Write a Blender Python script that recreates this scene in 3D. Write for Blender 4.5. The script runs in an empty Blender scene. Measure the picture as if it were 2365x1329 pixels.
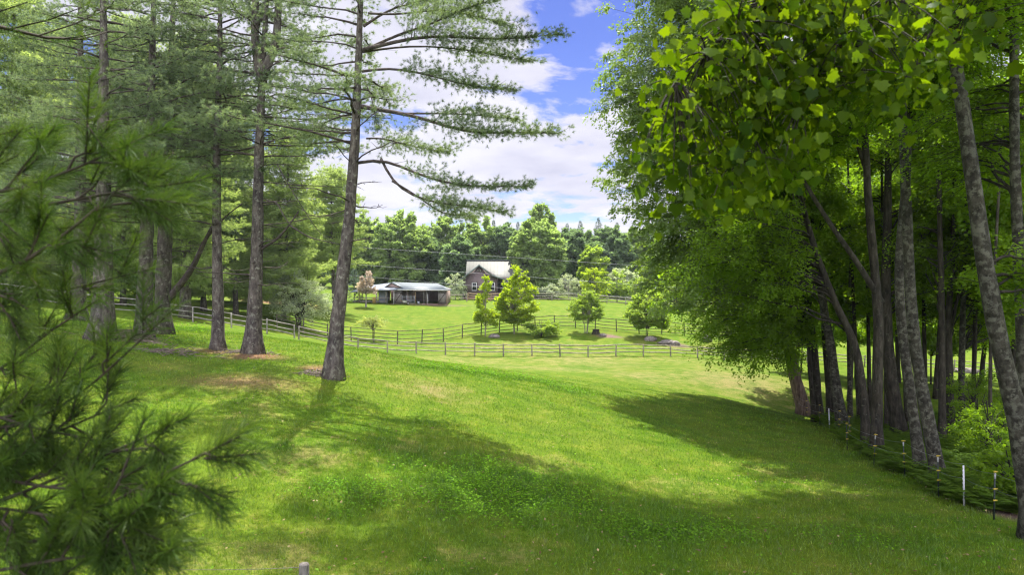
import bpy, math, numpy as np
from mathutils import Vector

# ------------------------------------------------------------------ camera, sky, sun, exposure
R = math.radians
sc = bpy.context.scene
COL = sc.collection
CAMZ, F, CX, CY = 6.0, 1650.0, 1182.5, 664.5
cam = bpy.data.cameras.new('camera')
cam.sensor_width = 36.0
cam.lens = 36.0 * F / 2365.0
cam.clip_start, cam.clip_end = 0.1, 3000.0
cam.dof.use_dof = True
cam.dof.focus_distance = 34.0
cam.dof.aperture_fstop = 2.9
camo = bpy.data.objects.new('camera', cam)
COL.objects.link(camo)
camo.location = (0, 0, CAMZ)
camo.rotation_euler = (R(90), 0, 0)
sc.camera = camo

SUN_AZ, SUN_EL = R(3), R(64)
sun = bpy.data.lights.new('sun', 'SUN')
sun.energy = 4.4
sun.angle = R(0.53)
sun.color = (1.0, 0.95, 0.85)
suno = bpy.data.objects.new('sun', sun)
COL.objects.link(suno)
sdir = Vector((math.sin(SUN_AZ) * math.cos(SUN_EL), math.cos(SUN_AZ) * math.cos(SUN_EL), math.sin(SUN_EL)))
suno.rotation_euler = sdir.to_track_quat('Z', 'Y').to_euler()
suno.location = (30, 40, 80)

sc.view_settings.view_transform = 'Standard'
sc.view_settings.look = 'None'
sc.view_settings.gamma = 1.0
sc.view_settings.exposure = 1.6
sc.cycles.max_bounces = 7
sc.cycles.diffuse_bounces = 4
sc.cycles.transmission_bounces = 4
sc.cycles.glossy_bounces = 2
sc.cycles.caustics_reflective = False
sc.cycles.caustics_refractive = False
sc.cycles.sample_clamp_indirect = 6.0
sc.cycles.filter_width = 1.25
sc.cycles.use_denoising = True

SKY_SEED = 14.8
world = bpy.data.worlds.new('World')
sc.world = world
world.use_nodes = True
def build_sky():
    nt = world.node_tree
    N, L = nt.nodes, nt.links
    N.clear()
    out = N.new('ShaderNodeOutputWorld')
    sky = N.new('ShaderNodeTexSky')
    sky.sky_type = 'NISHITA'
    sky.sun_disc = False
    sky.sun_elevation = SUN_EL
    sky.sun_rotation = SUN_AZ
    sky.altitude = 1000
    sky.ozone_density = 3.0
    sky.dust_density = 0.3
    hs = N.new('ShaderNodeHueSaturation')
    hs.inputs['Saturation'].default_value = 1.18
    hs.inputs['Hue'].default_value = 0.53
    L.new(sky.outputs[0], hs.inputs['Color'])
    b1 = N.new('ShaderNodeBackground')
    b1.inputs[1].default_value = 0.052
    L.new(hs.outputs[0], b1.inputs[0])
    tc = N.new('ShaderNodeTexCoord')
    sep = N.new('ShaderNodeSeparateXYZ')
    L.new(tc.outputs['Generated'], sep.inputs[0])
    def m(op, a, b=None):
        n = N.new('ShaderNodeMath'); n.operation = op
        for i, v in enumerate((a, b)):
            if v is None: continue
            if isinstance(v, (int, float)): n.inputs[i].default_value = v
            else: L.new(v, n.inputs[i])
        return n.outputs[0]
    zz = m('ADD', m('MAXIMUM', sep.outputs[2], 0.0), 0.14)
    comb = N.new('ShaderNodeCombineXYZ')
    L.new(m('DIVIDE', sep.outputs[0], zz), comb.inputs[0])
    L.new(m('ADD', m('DIVIDE', sep.outputs[1], zz), 0.5), comb.inputs[1])
    comb.inputs[2].default_value = SKY_SEED
    n1 = N.new('ShaderNodeTexNoise')
    n1.inputs['Scale'].default_value = 1.75
    n1.inputs['Detail'].default_value = 9.0
    n1.inputs['Roughness'].default_value = 0.60
    n1.inputs['Distortion'].default_value = 0.25
    L.new(comb.outputs[0], n1.inputs['Vector'])
    r1 = N.new('ShaderNodeValToRGB')
    r1.color_ramp.elements[0].position = 0.395
    r1.color_ramp.elements[1].position = 0.465
    # the cover thins out overhead
    L.new(m('SUBTRACT', n1.outputs[0], m('MULTIPLY', m('MINIMUM', m('MAXIMUM', m('SUBTRACT', sep.outputs[2], 0.28), 0.0), 0.14), 0.12)), r1.inputs[0])
    n2 = N.new('ShaderNodeTexNoise')
    n2.inputs['Scale'].default_value = 2.6
    n2.inputs['Detail'].default_value = 7.0
    L.new(comb.outputs[0], n2.inputs['Vector'])
    r2 = N.new('ShaderNodeValToRGB')
    r2.color_ramp.elements[0].position = 0.3
    r2.color_ramp.elements[0].color = (0.62, 0.62, 0.76, 1)
    r2.color_ramp.elements[1].position = 0.62
    r2.color_ramp.elements[1].color = (0.84, 0.83, 0.92, 1)
    L.new(n2.outputs[0], r2.inputs[0])
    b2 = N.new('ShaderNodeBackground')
    # added fill: unseen clouds overhead and behind the camera glow brighter than those in view
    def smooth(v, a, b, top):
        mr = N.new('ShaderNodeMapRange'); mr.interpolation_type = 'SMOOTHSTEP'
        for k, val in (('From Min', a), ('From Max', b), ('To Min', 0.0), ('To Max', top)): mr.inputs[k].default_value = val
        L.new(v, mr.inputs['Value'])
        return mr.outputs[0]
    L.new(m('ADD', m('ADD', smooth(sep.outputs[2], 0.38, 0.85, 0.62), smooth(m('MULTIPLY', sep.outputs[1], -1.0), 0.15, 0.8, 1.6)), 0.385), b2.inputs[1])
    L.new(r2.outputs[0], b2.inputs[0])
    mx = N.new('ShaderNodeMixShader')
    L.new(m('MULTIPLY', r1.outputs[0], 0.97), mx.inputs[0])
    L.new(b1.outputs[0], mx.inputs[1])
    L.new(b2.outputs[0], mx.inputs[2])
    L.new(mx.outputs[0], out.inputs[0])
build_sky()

# ------------------------------------------------------------------ helpers
def W(px, py, Y):
    return np.array([(px - CX) / F * Y, Y, CAMZ - (py - CY) / F * Y])

def unit(a):
    a = np.asarray(a, float)
    return a / np.maximum(np.linalg.norm(a, axis=-1, keepdims=True), 1e-9)

class MB:
    def __init__(s):
        s.v, s.q, s.t, s.p, s.a, s.n = [], [], [], [], {}, 0
    def add(s, v, q=None, t=None, p=None, **attrs):
        v = np.asarray(v, float).reshape(-1, 3)
        if q is not None and len(q): s.q.append(np.asarray(q, np.int64).reshape(-1, 4) + s.n)
        if t is not None and len(t): s.t.append(np.asarray(t, np.int64).reshape(-1, 3) + s.n)
        for f in (p or []): s.p.append(np.asarray(f, np.int64) + s.n)
        for k, val in attrs.items():
            s.a.setdefault(k, []).append((s.n, np.broadcast_to(np.asarray(val, np.float32), (len(v),))))
        s.v.append(v)
        s.n += len(v)
        return s
    def box(s, c, d, rz=0.0, tilt=None):
        x, y, z = np.array(d) / 2.0
        p = np.array([[-x,-y,-z],[x,-y,-z],[x,y,-z],[-x,y,-z],[-x,-y,z],[x,-y,z],[x,y,z],[-x,y,z]])
        if tilt is not None:
            p[:, 0] += (p[:, 2] + z) * tilt[0]; p[:, 1] += (p[:, 2] + z) * tilt[1]
        if rz:
            cs, sn = math.cos(rz), math.sin(rz)
            p = np.stack([p[:,0]*cs - p[:,1]*sn, p[:,0]*sn + p[:,1]*cs, p[:,2]], 1)
        return s.add(p + np.array(c), q=[[0,3,2,1],[4,5,6,7],[0,1,5,4],[1,2,6,5],[2,3,7,6],[3,0,4,7]])
    def bar(s, a, b, w, h):
        a, b = np.array(a, float), np.array(b, float)
        d = unit(b - a); up = np.array([0, 0, 1.0])
        if abs(d[2]) > 0.95: up = np.array([0, 1.0, 0])
        sx = unit(np.cross(d, up)); uz = np.cross(sx, d)
        pts = []
        for e in (a, b):
            for (i, j) in ((-1,-1),(1,-1),(1,1),(-1,1)): pts.append(e + sx*i*w/2 + uz*j*h/2)
        return s.add(pts, q=[[3,2,1,0],[4,5,6,7],[0,1,5,4],[1,2,6,5],[2,3,7,6],[3,0,4,7]])
    def tube(s, pts, rad, n=6, caps=True, wob=0.0, rng=None):
        pts = np.asarray(pts, float)
        k = len(pts)
        rad = np.broadcast_to(np.asarray(rad, float), (k,))
        tg = unit(np.gradient(pts, axis=0))
        mean = unit(tg.mean(0))
        ref = np.array([0, 0, 1.0]) if abs(mean[2]) < 0.75 else np.array([0.0, 1.0, 0.05])
        u = unit(np.cross(tg, ref)); w = np.cross(tg, u)
        an = np.arange(n) * 2 * math.pi / n
        rr = rad[:, None] * np.ones((k, n))
        if wob and rng is not None:
            rr = rr * (1 + wob * (rng.random((1, n)) - .5) + wob * (rng.random((k, n)) - .5))
        v = pts[:, None, :] + rr[:, :, None] * (np.cos(an)[None, :, None] * u[:, None, :] + np.sin(an)[None, :, None] * w[:, None, :])
        i = np.arange(k - 1)[:, None] * n
        j = np.arange(n)[None, :]; j2 = (j + 1) % n
        q = np.stack([i + j, i + j2, i + n + j2, i + n + j], -1).reshape(-1, 4)
        p = [list(range(n))[::-1], list(range((k-1)*n, k*n))] if caps and n > 2 else None
        return s.add(v.reshape(-1, 3), q=q, p=p)
    def build(s, name, mat, parent=None, origin=(0, 0, 0), smooth=False):
        v = np.concatenate(s.v) if s.v else np.zeros((0, 3))
        v = v - np.asarray(origin, float)
        loops, starts, tot, c = [], [], [], 0
        for arr, k in ((s.q, 4), (s.t, 3)):
            if arr:
                f = np.concatenate(arr)
                loops.append(f.ravel()); starts.append(c + np.arange(len(f)) * k); tot.append(np.full(len(f), k)); c += f.size
        for f in s.p:
            loops.append(f); starts.append(np.array([c])); tot.append(np.array([len(f)])); c += len(f)
        me = bpy.data.meshes.new(name)
        me.vertices.add(len(v)); me.vertices.foreach_set('co', v.astype(np.float32).ravel())
        if loops:
            lo = np.concatenate(loops).astype(np.int32); st = np.concatenate(starts).astype(np.int32); to = np.concatenate(tot).astype(np.int32)
            me.loops.add(len(lo)); me.loops.foreach_set('vertex_index', lo)
            me.polygons.add(len(st)); me.polygons.foreach_set('loop_start', st); me.polygons.foreach_set('loop_total', to)
            if smooth: me.polygons.foreach_set('use_smooth', np.ones(len(st), bool))
        for k, parts in s.a.items():
            full = np.zeros(len(v), np.float32)
            for (o, val) in parts: full[o:o + len(val)] = val
            at = me.attributes.new(k, 'FLOAT', 'POINT'); at.data.foreach_set('value', full)
        me.update(calc_edges=True)
        me.validate()
        if mat is not None: me.materials.append(mat)
        ob = bpy.data.objects.new(name, me)
        COL.objects.link(ob)
        if parent is not None: ob.parent = parent
        return ob

def thing(name, label, cat, loc=(0, 0, 0), group=None, rz=0.0):
    o = bpy.data.objects.new(name, None)
    o.empty_display_size = 0.3
    COL.objects.link(o)
    o.location = tuple(float(c) for c in loc)
    o.rotation_euler = (0, 0, rz)
    return tag(o, label, cat, group)
def tag(o, label, cat, group=None, kind=None):
    o['label'] = label; o['category'] = cat
    if group: o['group'] = group
    if kind: o['kind'] = kind
    return o
def copy_tree(o, parent=None):
    c = o.copy(); COL.objects.link(c)
    if parent is not None: c.parent = parent
    for ch in o.children: copy_tree(ch, c)
    return c

# ------------------------------------------------------------------ materials
ALB = 0.68
def newmat(name):
    m = bpy.data.materials.new(name); m.use_nodes = True
    nt = m.node_tree; nt.nodes.clear()
    out = nt.nodes.new('ShaderNodeOutputMaterial')
    return m, nt.nodes, nt.links, out
def noise(N, L, vec, scale, detail=3.0, rough=0.55):
    n = N.new('ShaderNodeTexNoise')
    n.inputs['Scale'].default_value = scale; n.inputs['Detail'].default_value = detail; n.inputs['Roughness'].default_value = rough
    if vec is not None: L.new(vec, n.inputs['Vector'])
    return n.outputs[0]
def ramp(N, L, fac, stops):
    r = N.new('ShaderNodeValToRGB')
    e = r.color_ramp.elements
    while len(e) < len(stops): e.new(0.5)
    for i, (p, c) in enumerate(stops):
        e[i].position = p; e[i].color = (*c, 1)
    if fac is not None: L.new(fac, r.inputs[0])
    return r.outputs[0]
def mixc(N, L, fac, a, b, mode='MIX'):
    n = N.new('ShaderNodeMix'); n.data_type = 'RGBA'; n.blend_type = mode
    for sock, v in ((n.inputs[0], fac), (n.inputs[6], a), (n.inputs[7], b)):
        if isinstance(v, (int, float)): sock.default_value = v
        elif isinstance(v, tuple): sock.default_value = (*v, 1)
        else: L.new(v, sock)
    return n.outputs[2]
def attr(N, name):
    a = N.new('ShaderNodeAttribute'); a.attribute_name = name
    return a.outputs['Fac']

def leaf_mat(name, c1, c2, trans=0.42, tint=(1.15, 1.25, 0.5), gloss=0.06, rough=0.45, clump=0.5):
    m, N, L, out = newmat(name)
    tc = N.new('ShaderNodeTexCoord')
    col = mixc(N, L, attr(N, 'rnd'), c1, c2)
    var = ramp(N, L, noise(N, L, tc.outputs['Object'], clump, 2.0), [(0.3, (0.72, 0.74, 0.78)), (0.7, (1.22, 1.2, 1.0))])
    col = mixc(N, L, 1.0, col, var, 'MULTIPLY')
    d = N.new('ShaderNodeBsdfDiffuse'); L.new(col, d.inputs[0])
    t = N.new('ShaderNodeBsdfTranslucent')
    L.new(mixc(N, L, 1.0, col, tint, 'MULTIPLY'), t.inputs[0])
    mx = N.new('ShaderNodeMixShader'); mx.inputs[0].default_value = trans
    L.new(d.outputs[0], mx.inputs[1]); L.new(t.outputs[0], mx.inputs[2])
    g = N.new('ShaderNodeBsdfGlossy'); g.inputs['Roughness'].default_value = rough
    g.inputs[0].default_value = (0.9, 0.95, 1, 1)
    mg = N.new('ShaderNodeMixShader'); mg.inputs[0].default_value = gloss
    L.new(mx.outputs[0], mg.inputs[1]); L.new(g.outputs[0], mg.inputs[2])
    L.new(mg.outputs[0], out.inputs[0])
    return m

def bark_mat(name, dark, mid, light, stretch=0.25, scale=9.0, bump=0.5, lichen=None, lich_at=0.6):
    dark, mid, light = (tuple(x * ALB for x in c) for c in (dark, mid, light))
    if lichen: lichen = tuple(x * ALB for x in lichen)
    m, N, L, out = newmat(name)
    tc = N.new('ShaderNodeTexCoord')
    mp = N.new('ShaderNodeMapping'); mp.inputs['Scale'].default_value = (1, 1, stretch)
    L.new(tc.outputs['Object'], mp.inputs[0])
    n1 = noise(N, L, mp.outputs[0], scale, 6.0, 0.65)
    col = ramp(N, L, n1, [(0.32, dark), (0.5, mid), (0.68, light)])
    if lichen:
        f = ramp(N, L, noise(N, L, tc.outputs['Object'], 5.5, 6.0, 0.7), [(lich_at - 0.05, (0, 0, 0)), (lich_at + 0.04, (1, 1, 1))])
        col = mixc(N, L, f, col, lichen)
    big = ramp(N, L, noise(N, L, tc.outputs['Object'], 0.9, 3.0), [(0.3, (0.7, 0.7, 0.72)), (0.7, (1.2, 1.17, 1.1))])
    col = mixc(N, L, 1.0, col, big, 'MULTIPLY')
    p = N.new('ShaderNodeBsdfPrincipled')
    p.inputs['Roughness'].default_value = 0.9
    p.inputs['Specular IOR Level'].default_value = 0.2
    L.new(col, p.inputs['Base Color'])
    b = N.new('ShaderNodeBump'); b.inputs['Strength'].default_value = bump; b.inputs['Distance'].default_value = 0.06
    L.new(n1, b.inputs['Height']); L.new(b.outputs[0], p.inputs['Normal'])
    L.new(p.outputs[0], out.inputs[0])
    return m

def plain_mat(name, col, rough=0.6, metal=0.0, var=0.25, scale=6.0, stripes=None, spec=0.4):
    """plain painted / wooden surface, uneven; stripes=(axis, per metre, depth of groove) for siding, boards, seams"""
    m, N, L, out = newmat(name)
    tc = N.new('ShaderNodeTexCoord')
    col = tuple(x * ALB for x in col)
    lo = tuple(c * (1 - var) for c in col); hi = tuple(min(1, c * (1 + var)) for c in col)
    n1 = noise(N, L, tc.outputs['Object'], scale, 5.0, 0.6)
    c = ramp(N, L, n1, [(0.3, lo), (0.7, hi)])
    p = N.new('ShaderNodeBsdfPrincipled')
    if stripes:
        ax, per, dep = stripes
        s = N.new('ShaderNodeSeparateXYZ'); L.new(tc.outputs['Object'], s.inputs[0])
        mu = N.new('ShaderNodeMath'); mu.operation = 'MULTIPLY'; mu.inputs[1].default_value = per
        L.new(s.outputs[ax], mu.inputs[0])
        fr = N.new('ShaderNodeMath'); fr.operation = 'FRACT'; L.new(mu.outputs[0], fr.inputs[0])
        g = ramp(N, L, fr.outputs[0], [(0.0, (1 - dep,) * 3), (0.14, (1, 1, 1)), (1.0, (0.93, 0.93, 0.93))])
        c = mixc(N, L, 1.0, c, g, 'MULTIPLY')
        b = N.new('ShaderNodeBump'); b.inputs['Strength'].default_value = 0.6; b.inputs['Distance'].default_value = 0.03
        L.new(g, b.inputs['Height']); L.new(b.outputs[0], p.inputs['Normal'])
    L.new(c, p.inputs['Base Color'])
    p.inputs['Roughness'].default_value = rough; p.inputs['Metallic'].default_value = metal
    p.inputs['Specular IOR Level'].default_value = spec
    L.new(p.outputs[0], out.inputs[0])
    return m

M = {}
M['pine_bark'] = bark_mat('pine bark', (0.030, 0.024, 0.022), (0.105, 0.088, 0.078), (0.21, 0.19, 0.165), 0.35, 7.0, 0.9, (0.27, 0.27, 0.22), 0.60)
M['pine_twig'] = bark_mat('pine branch bark', (0.03, 0.024, 0.022), (0.085, 0.068, 0.062), (0.16, 0.135, 0.12), 1.0, 6.0, 0.3)
M['post_grey'] = bark_mat('old grey post wood', (0.09, 0.08, 0.075), (0.19, 0.175, 0.165), (0.30, 0.28, 0.265), 0.3, 14.0, 0.6)
M['near_twig'] = bark_mat('dark young bark', (0.02, 0.016, 0.012), (0.05, 0.04, 0.03), (0.09, 0.07, 0.055), 1.0, 12.0, 0.3)
M['needle'] = leaf_mat('pine needles', (0.1280, 0.1904, 0.1125), (0.2107, 0.2731, 0.1561), 0.52, (1.2, 1.2, 0.75), 0.012, 0.5, 0.6)
M['needle_pale'] = leaf_mat('sunlit pale pine needles', (0.2500, 0.3400, 0.1300), (0.3600, 0.4400, 0.1900), 0.62, (1.3, 1.3, 0.75), 0.01, 0.5, 0.5)  # lighter copy of the pine needles, sunlight put into the colour
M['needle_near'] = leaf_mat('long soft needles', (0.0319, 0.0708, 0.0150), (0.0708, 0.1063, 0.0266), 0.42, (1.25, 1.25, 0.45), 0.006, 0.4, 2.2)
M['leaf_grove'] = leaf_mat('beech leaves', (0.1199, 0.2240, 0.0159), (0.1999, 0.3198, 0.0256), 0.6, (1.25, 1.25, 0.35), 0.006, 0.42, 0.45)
M['leaf_bright'] = leaf_mat('sunlit green leaves', (0.1626, 0.2928, 0.0260), (0.2602, 0.3903, 0.0422), 0.6, (1.25, 1.25, 0.35), 0.008, 0.45, 0.5)  # brighter version of the beech leaf green, with sun put into the tone
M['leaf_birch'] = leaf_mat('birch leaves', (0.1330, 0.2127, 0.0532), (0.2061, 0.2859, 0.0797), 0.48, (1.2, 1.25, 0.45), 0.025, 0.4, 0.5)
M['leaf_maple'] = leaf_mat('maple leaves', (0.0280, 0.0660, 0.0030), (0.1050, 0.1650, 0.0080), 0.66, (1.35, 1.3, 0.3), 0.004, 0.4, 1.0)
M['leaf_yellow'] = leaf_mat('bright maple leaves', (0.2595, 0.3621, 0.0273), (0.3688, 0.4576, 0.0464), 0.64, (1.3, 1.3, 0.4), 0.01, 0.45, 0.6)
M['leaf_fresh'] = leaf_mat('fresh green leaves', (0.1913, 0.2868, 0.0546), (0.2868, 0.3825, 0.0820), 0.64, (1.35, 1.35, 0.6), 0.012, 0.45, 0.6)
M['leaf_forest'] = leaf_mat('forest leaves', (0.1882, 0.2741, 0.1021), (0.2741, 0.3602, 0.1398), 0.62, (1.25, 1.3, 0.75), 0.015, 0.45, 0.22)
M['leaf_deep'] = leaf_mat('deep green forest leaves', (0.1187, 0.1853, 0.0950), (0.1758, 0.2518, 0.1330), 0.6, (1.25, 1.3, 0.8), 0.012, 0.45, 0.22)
M['leaf_spruce'] = leaf_mat('blue green conifer needles', (0.1056, 0.1584, 0.1296), (0.1536, 0.2064, 0.1680), 0.45, (1.2, 1.2, 0.9), 0.01, 0.5, 0.3)  # distant haze put into the bluish tint, beside real spruce blue
M['leaf_silver'] = leaf_mat('silvery leaves', (0.3313, 0.4002, 0.2484), (0.4967, 0.5520, 0.3864), 0.5, (1.1, 1.1, 0.8), 0.02, 0.45, 0.5)
M['leaf_pink'] = leaf_mat('dry pinkish leaves', (0.4567, 0.3697, 0.3262), (0.5981, 0.5111, 0.4459), 0.5, (1.1, 1.05, 0.95), 0.03, 0.5, 0.6)
M['leaf_feather'] = leaf_mat('yellow green feathery leaves', (0.3094, 0.3647, 0.0994), (0.4199, 0.4641, 0.1658), 0.6, (1.2, 1.2, 0.7), 0.03, 0.5, 0.6)
M['leaf_dry'] = leaf_mat('dry fallen leaves', (0.10, 0.065, 0.03), (0.30, 0.24, 0.13), 0.2, (1, 1, 1), 0.01)
M['fern'] = leaf_mat('fern fronds', (0.0737, 0.1472, 0.0148), (0.1262, 0.2104, 0.0231), 0.55, (1.25, 1.25, 0.4), 0.01, 0.5, 0.6)
M['weed'] = leaf_mat('weed leaves', (0.0825, 0.2025, 0.0120), (0.1575, 0.3000, 0.0240), 0.45, (1.2, 1.25, 0.4), 0.003, 0.5, 0.6)
M['beech_bark'] = bark_mat('mottled grey bark', (0.014, 0.013, 0.009), (0.042, 0.039, 0.029), (0.085, 0.080, 0.063), 0.7, 6.0, 0.9, (0.125, 0.125, 0.098), 0.54)
M['dark_bark'] = bark_mat('dark furrowed bark', (0.014, 0.012, 0.009), (0.042, 0.037, 0.027), (0.085, 0.076, 0.058), 0.25, 8.0, 1.0, (0.13, 0.14, 0.095), 0.64)
M['red_bark'] = bark_mat('reddish bark', (0.07, 0.045, 0.035), (0.20, 0.14, 0.11), (0.30, 0.23, 0.19), 0.2, 8.0, 0.7)
M['pale_bark'] = bark_mat('pale bark', (0.25, 0.22, 0.2), (0.40, 0.37, 0.34), (0.5, 0.47, 0.44), 0.5, 8.0, 0.3)
M['forest_bark'] = bark_mat('brown trunk bark', (0.03, 0.025, 0.02), (0.09, 0.075, 0.06), (0.15, 0.13, 0.11), 0.4, 4.0, 0.3)
M['fence_wood'] = bark_mat('weathered fence wood', (0.20, 0.175, 0.145), (0.36, 0.325, 0.275), (0.54, 0.50, 0.435), 1.0, 4.0, 0.4)
M['fence_dark'] = bark_mat('dark fence wood', (0.05, 0.042, 0.034), (0.12, 0.104, 0.085), (0.24, 0.21, 0.175), 1.0, 4.0, 0.4)
M['fence_pale'] = bark_mat('silver grey fence wood', (0.22, 0.205, 0.19), (0.36, 0.335, 0.31), (0.48, 0.455, 0.42), 1.0, 4.0, 0.4)
M['tan_wood'] = plain_mat('tan lumber', (0.36, 0.25, 0.15), 0.8, 0, 0.25, 3.0)
M['yellow_wood'] = plain_mat('yellowish boards', (0.42, 0.29, 0.09), 0.8, 0, 0.2, 3.0)
M['grey_wood'] = plain_mat('grey brown boards', (0.27, 0.24, 0.225), 0.85, 0, 0.2, 3.0, (0, 5.0, 0.4))
M['stick'] = plain_mat('dead sticks', (0.20, 0.155, 0.125), 0.9, 0, 0.4, 4.0)
M['siding'] = plain_mat('brown lap siding', (0.195, 0.145, 0.142), 0.75, 0, 0.10, 1.2, (2, 6.0, 0.38))
M['trim'] = plain_mat('dark brown trim', (0.075, 0.055, 0.05), 0.7)
M['white'] = plain_mat('white paint', (0.78, 0.77, 0.75), 0.5, 0, 0.06)
M['roof_pale'] = plain_mat('pale standing seam metal', (0.125, 0.13, 0.112), 0.65, 0.0, 0.2, 0.5, (0, 1.55, 0.62))
M['roof_green'] = plain_mat('green grey metal roof', (0.13, 0.165, 0.145), 0.45, 0.0, 0.15, 1.0, (1, 1.6, 0.35))
M['roof_blue'] = plain_mat('blue grey metal roof', (0.095, 0.125, 0.145), 0.55, 0.0, 0.18, 0.7, (0, 2.2, 0.28))
M['roof_light'] = plain_mat('light sheet metal roof', (0.15, 0.18, 0.225), 0.6, 0.0, 0.10, 0.7, (0, 1.4, 0.22))
M['brick'] = plain_mat('reddish foundation', (0.27, 0.165, 0.13), 0.9, 0, 0.25, 5.0)
M['barn_wall'] = plain_mat('red brown barn boards', (0.40, 0.29, 0.26), 0.9, 0, 0.25, 3.0, (0, 4.5, 0.45))
M['blue_panel'] = plain_mat('blue grey panel', (0.29, 0.32, 0.38), 0.7, 0, 0.08, 1.5)
M['steel'] = plain_mat('galvanised tube', (0.50, 0.52, 0.57), 0.4, 0.3, 0.1)
M['dark_glass'] = plain_mat('window glass', (0.02, 0.026, 0.03), 0.08, 0, 0.1, 1.0, None, 0.6)
M['post_black'] = plain_mat('dark green post steel', (0.022, 0.034, 0.028), 0.55, 0, 0.2)
M['post_white'] = plain_mat('white plastic post', (0.72, 0.72, 0.74), 0.45, 0, 0.05)
M['sleeve'] = plain_mat('scuffed pale sleeve', (0.42, 0.42, 0.42), 0.6, 0, 0.15)
M['yellow_plastic'] = plain_mat('yellow plastic', (0.55, 0.42, 0.03), 0.5, 0, 0.1)
M['wire'] = plain_mat('grey wire', (0.34, 0.35, 0.38), 0.5, 0.2, 0.1)
M['powerline'] = plain_mat('pale cable', (0.30, 0.31, 0.33), 0.6, 0, 0.1)
M['rock'] = bark_mat('field stone', (0.13, 0.11, 0.10), (0.26, 0.23, 0.215), (0.40, 0.37, 0.35), 1.0, 5.0, 0.6)
M['rubber'] = plain_mat('black rubber', (0.02, 0.02, 0.02), 0.8)
M['blue_plastic'] = plain_mat('blue plastic', (0.06, 0.13, 0.24), 0.5)

# ------------------------------------------------------------------ the lie of the land
_pts = [
 (50,1340,11.8),(420,1250,14.2),(700,1329,12.8),(1200,1329,13.2),(1700,1329,14),(2365,1329,14.4),
 (380,900,25),(560,1000,20),(235,790,32),(180,742,40),(330,790,34),(375,770,38),(503,812,34),(585,815,33),(770,862,28),(100,780,30),
 (1200,1000,25),(1000,930,29),(1500,1000,30),(1500,1100,22),(1250,890,42),(1000,850,36),(830,838,34),(1600,922,46),(1750,937,50),(800,808,40),(600,780,44),(450,762,46),
 (1300,858,60),(1600,862,64),(1780,890,60),(1100,850,58),
 (2296,1200,18.7),(2227,1175,20.6),(2168,1152,22),(2090,1107,25.7),(2018,1079,28.3),(1957,1044,34),(1895,989,42),(1864,974,48),(1835,957,55),
 (2250,1000,38),(2280,900,58),(2250,866,75),(2360,1080,25),
 (830,811,70),(640,777,63),(450,743,59),(300,728,57),(60,700,55),(1060,823,74),(1350,825,76),(1700,833,78),(1950,845,78),
 (862,795,80),(962,795,79),(1068,780,83),(1182,768,87),(1290,757,91),(1385,768,88),(1490,775,87),(1650,790,86),(1900,800,90),
 (900,742,95),(1050,735,98),(1250,730,100),(1450,722,104),(1000,702,111),(850,703,109),(1300,696,120),(1110,693,124),(1450,705,118),(1650,735,105),
 (700,722,90),(2000,780,110),(600,703,85),(300,690,85),(60,672,85),(2250,800,105)]
_P = np.array([W(*p) for p in _pts])
_extra = [(-30,-20,2.5),(0,-20,0.5),(30,-20,-1.5),(-60,20,5),(60,20,-3),(60,60,-4),(-60,60,7),(-90,120,8),(90,120,0),(-60,180,7.5),(0,180,6),(60,180,4),(-10,5,1.6),(10,5,0.2),(0,9,0.9),
          (-120,0,6),(120,0,-4),(-150,200,9),(150,200,3),(0,-90,0),(-120,-90,4),(120,-90,-4)]
_P = np.concatenate([_P, np.array(_extra, float)])
def _tps_fit(P, lam=0.6):
    n = len(P); xy = P[:, :2] / 50.0
    d = np.linalg.norm(xy[:, None] - xy[None], axis=-1)
    K = np.where(d > 0, d * d * np.log(d + 1e-12), 0) + lam * 1e-2 * np.eye(n)
    Q = np.concatenate([np.ones((n, 1)), xy], 1)
    A = np.zeros((n + 3, n + 3)); A[:n, :n] = K; A[:n, n:] = Q; A[n:, :n] = Q.T
    return np.linalg.solve(A, np.concatenate([P[:, 2], np.zeros(3)])), xy
_w, _xy = _tps_fit(_P)
def _fbm(x, y):
    return (0.028*np.sin(1.9*x + 0.7*y + 1.0) + 0.024*np.sin(-1.1*x + 2.3*y + 2.1) + 0.035*np.sin(0.55*x + 0.8*y) * np.sin(0.9*y - 0.3*x + 1.0)
            + 0.05*np.sin(0.37*x + 2) * np.sin(0.41*y + 0.5))
def gz(x, y):
    x = np.atleast_1d(np.asarray(x, float)); y = np.atleast_1d(np.asarray(y, float))
    sh = x.shape
    q = np.stack([x.ravel(), y.ravel()], 1) / 50.0
    z = np.empty(len(q))
    for i in range(0, len(q), 20000):
        s = q[i:i+20000]
        d = np.linalg.norm(s[:, None] - _xy[None], axis=-1)
        z[i:i+20000] = (d * d * np.log(d + 1e-12)) @ _w[:-3] + _w[-3] + s @ _w[-2:]
    xx, yy = q[:, 0] * 50, q[:, 1] * 50
    r = np.hypot(xx, yy - 60)
    k = np.clip((r - 130) / 110, 0, 1); k = k * k * (3 - 2 * k)
    z = z * (1 - k) + 4.5 * k + _fbm(xx, yy)
    return z.reshape(sh)
def g1(x, y): return float(gz([x], [y])[0])
def G(px, py, near=9.0, far=170.0):
    """the first place where the sight line through a photo position meets the ground"""
    Y = np.linspace(near, far, 1600)
    X = (px - CX) / F * Y
    h = CAMZ - (py - CY) / F * Y - gz(X, Y)
    i = np.where(h < 0)[0]
    k = i[0] if len(i) else int(np.argmin(h))
    return np.array([X[k], Y[k], g1(X[k], Y[k])])

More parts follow.
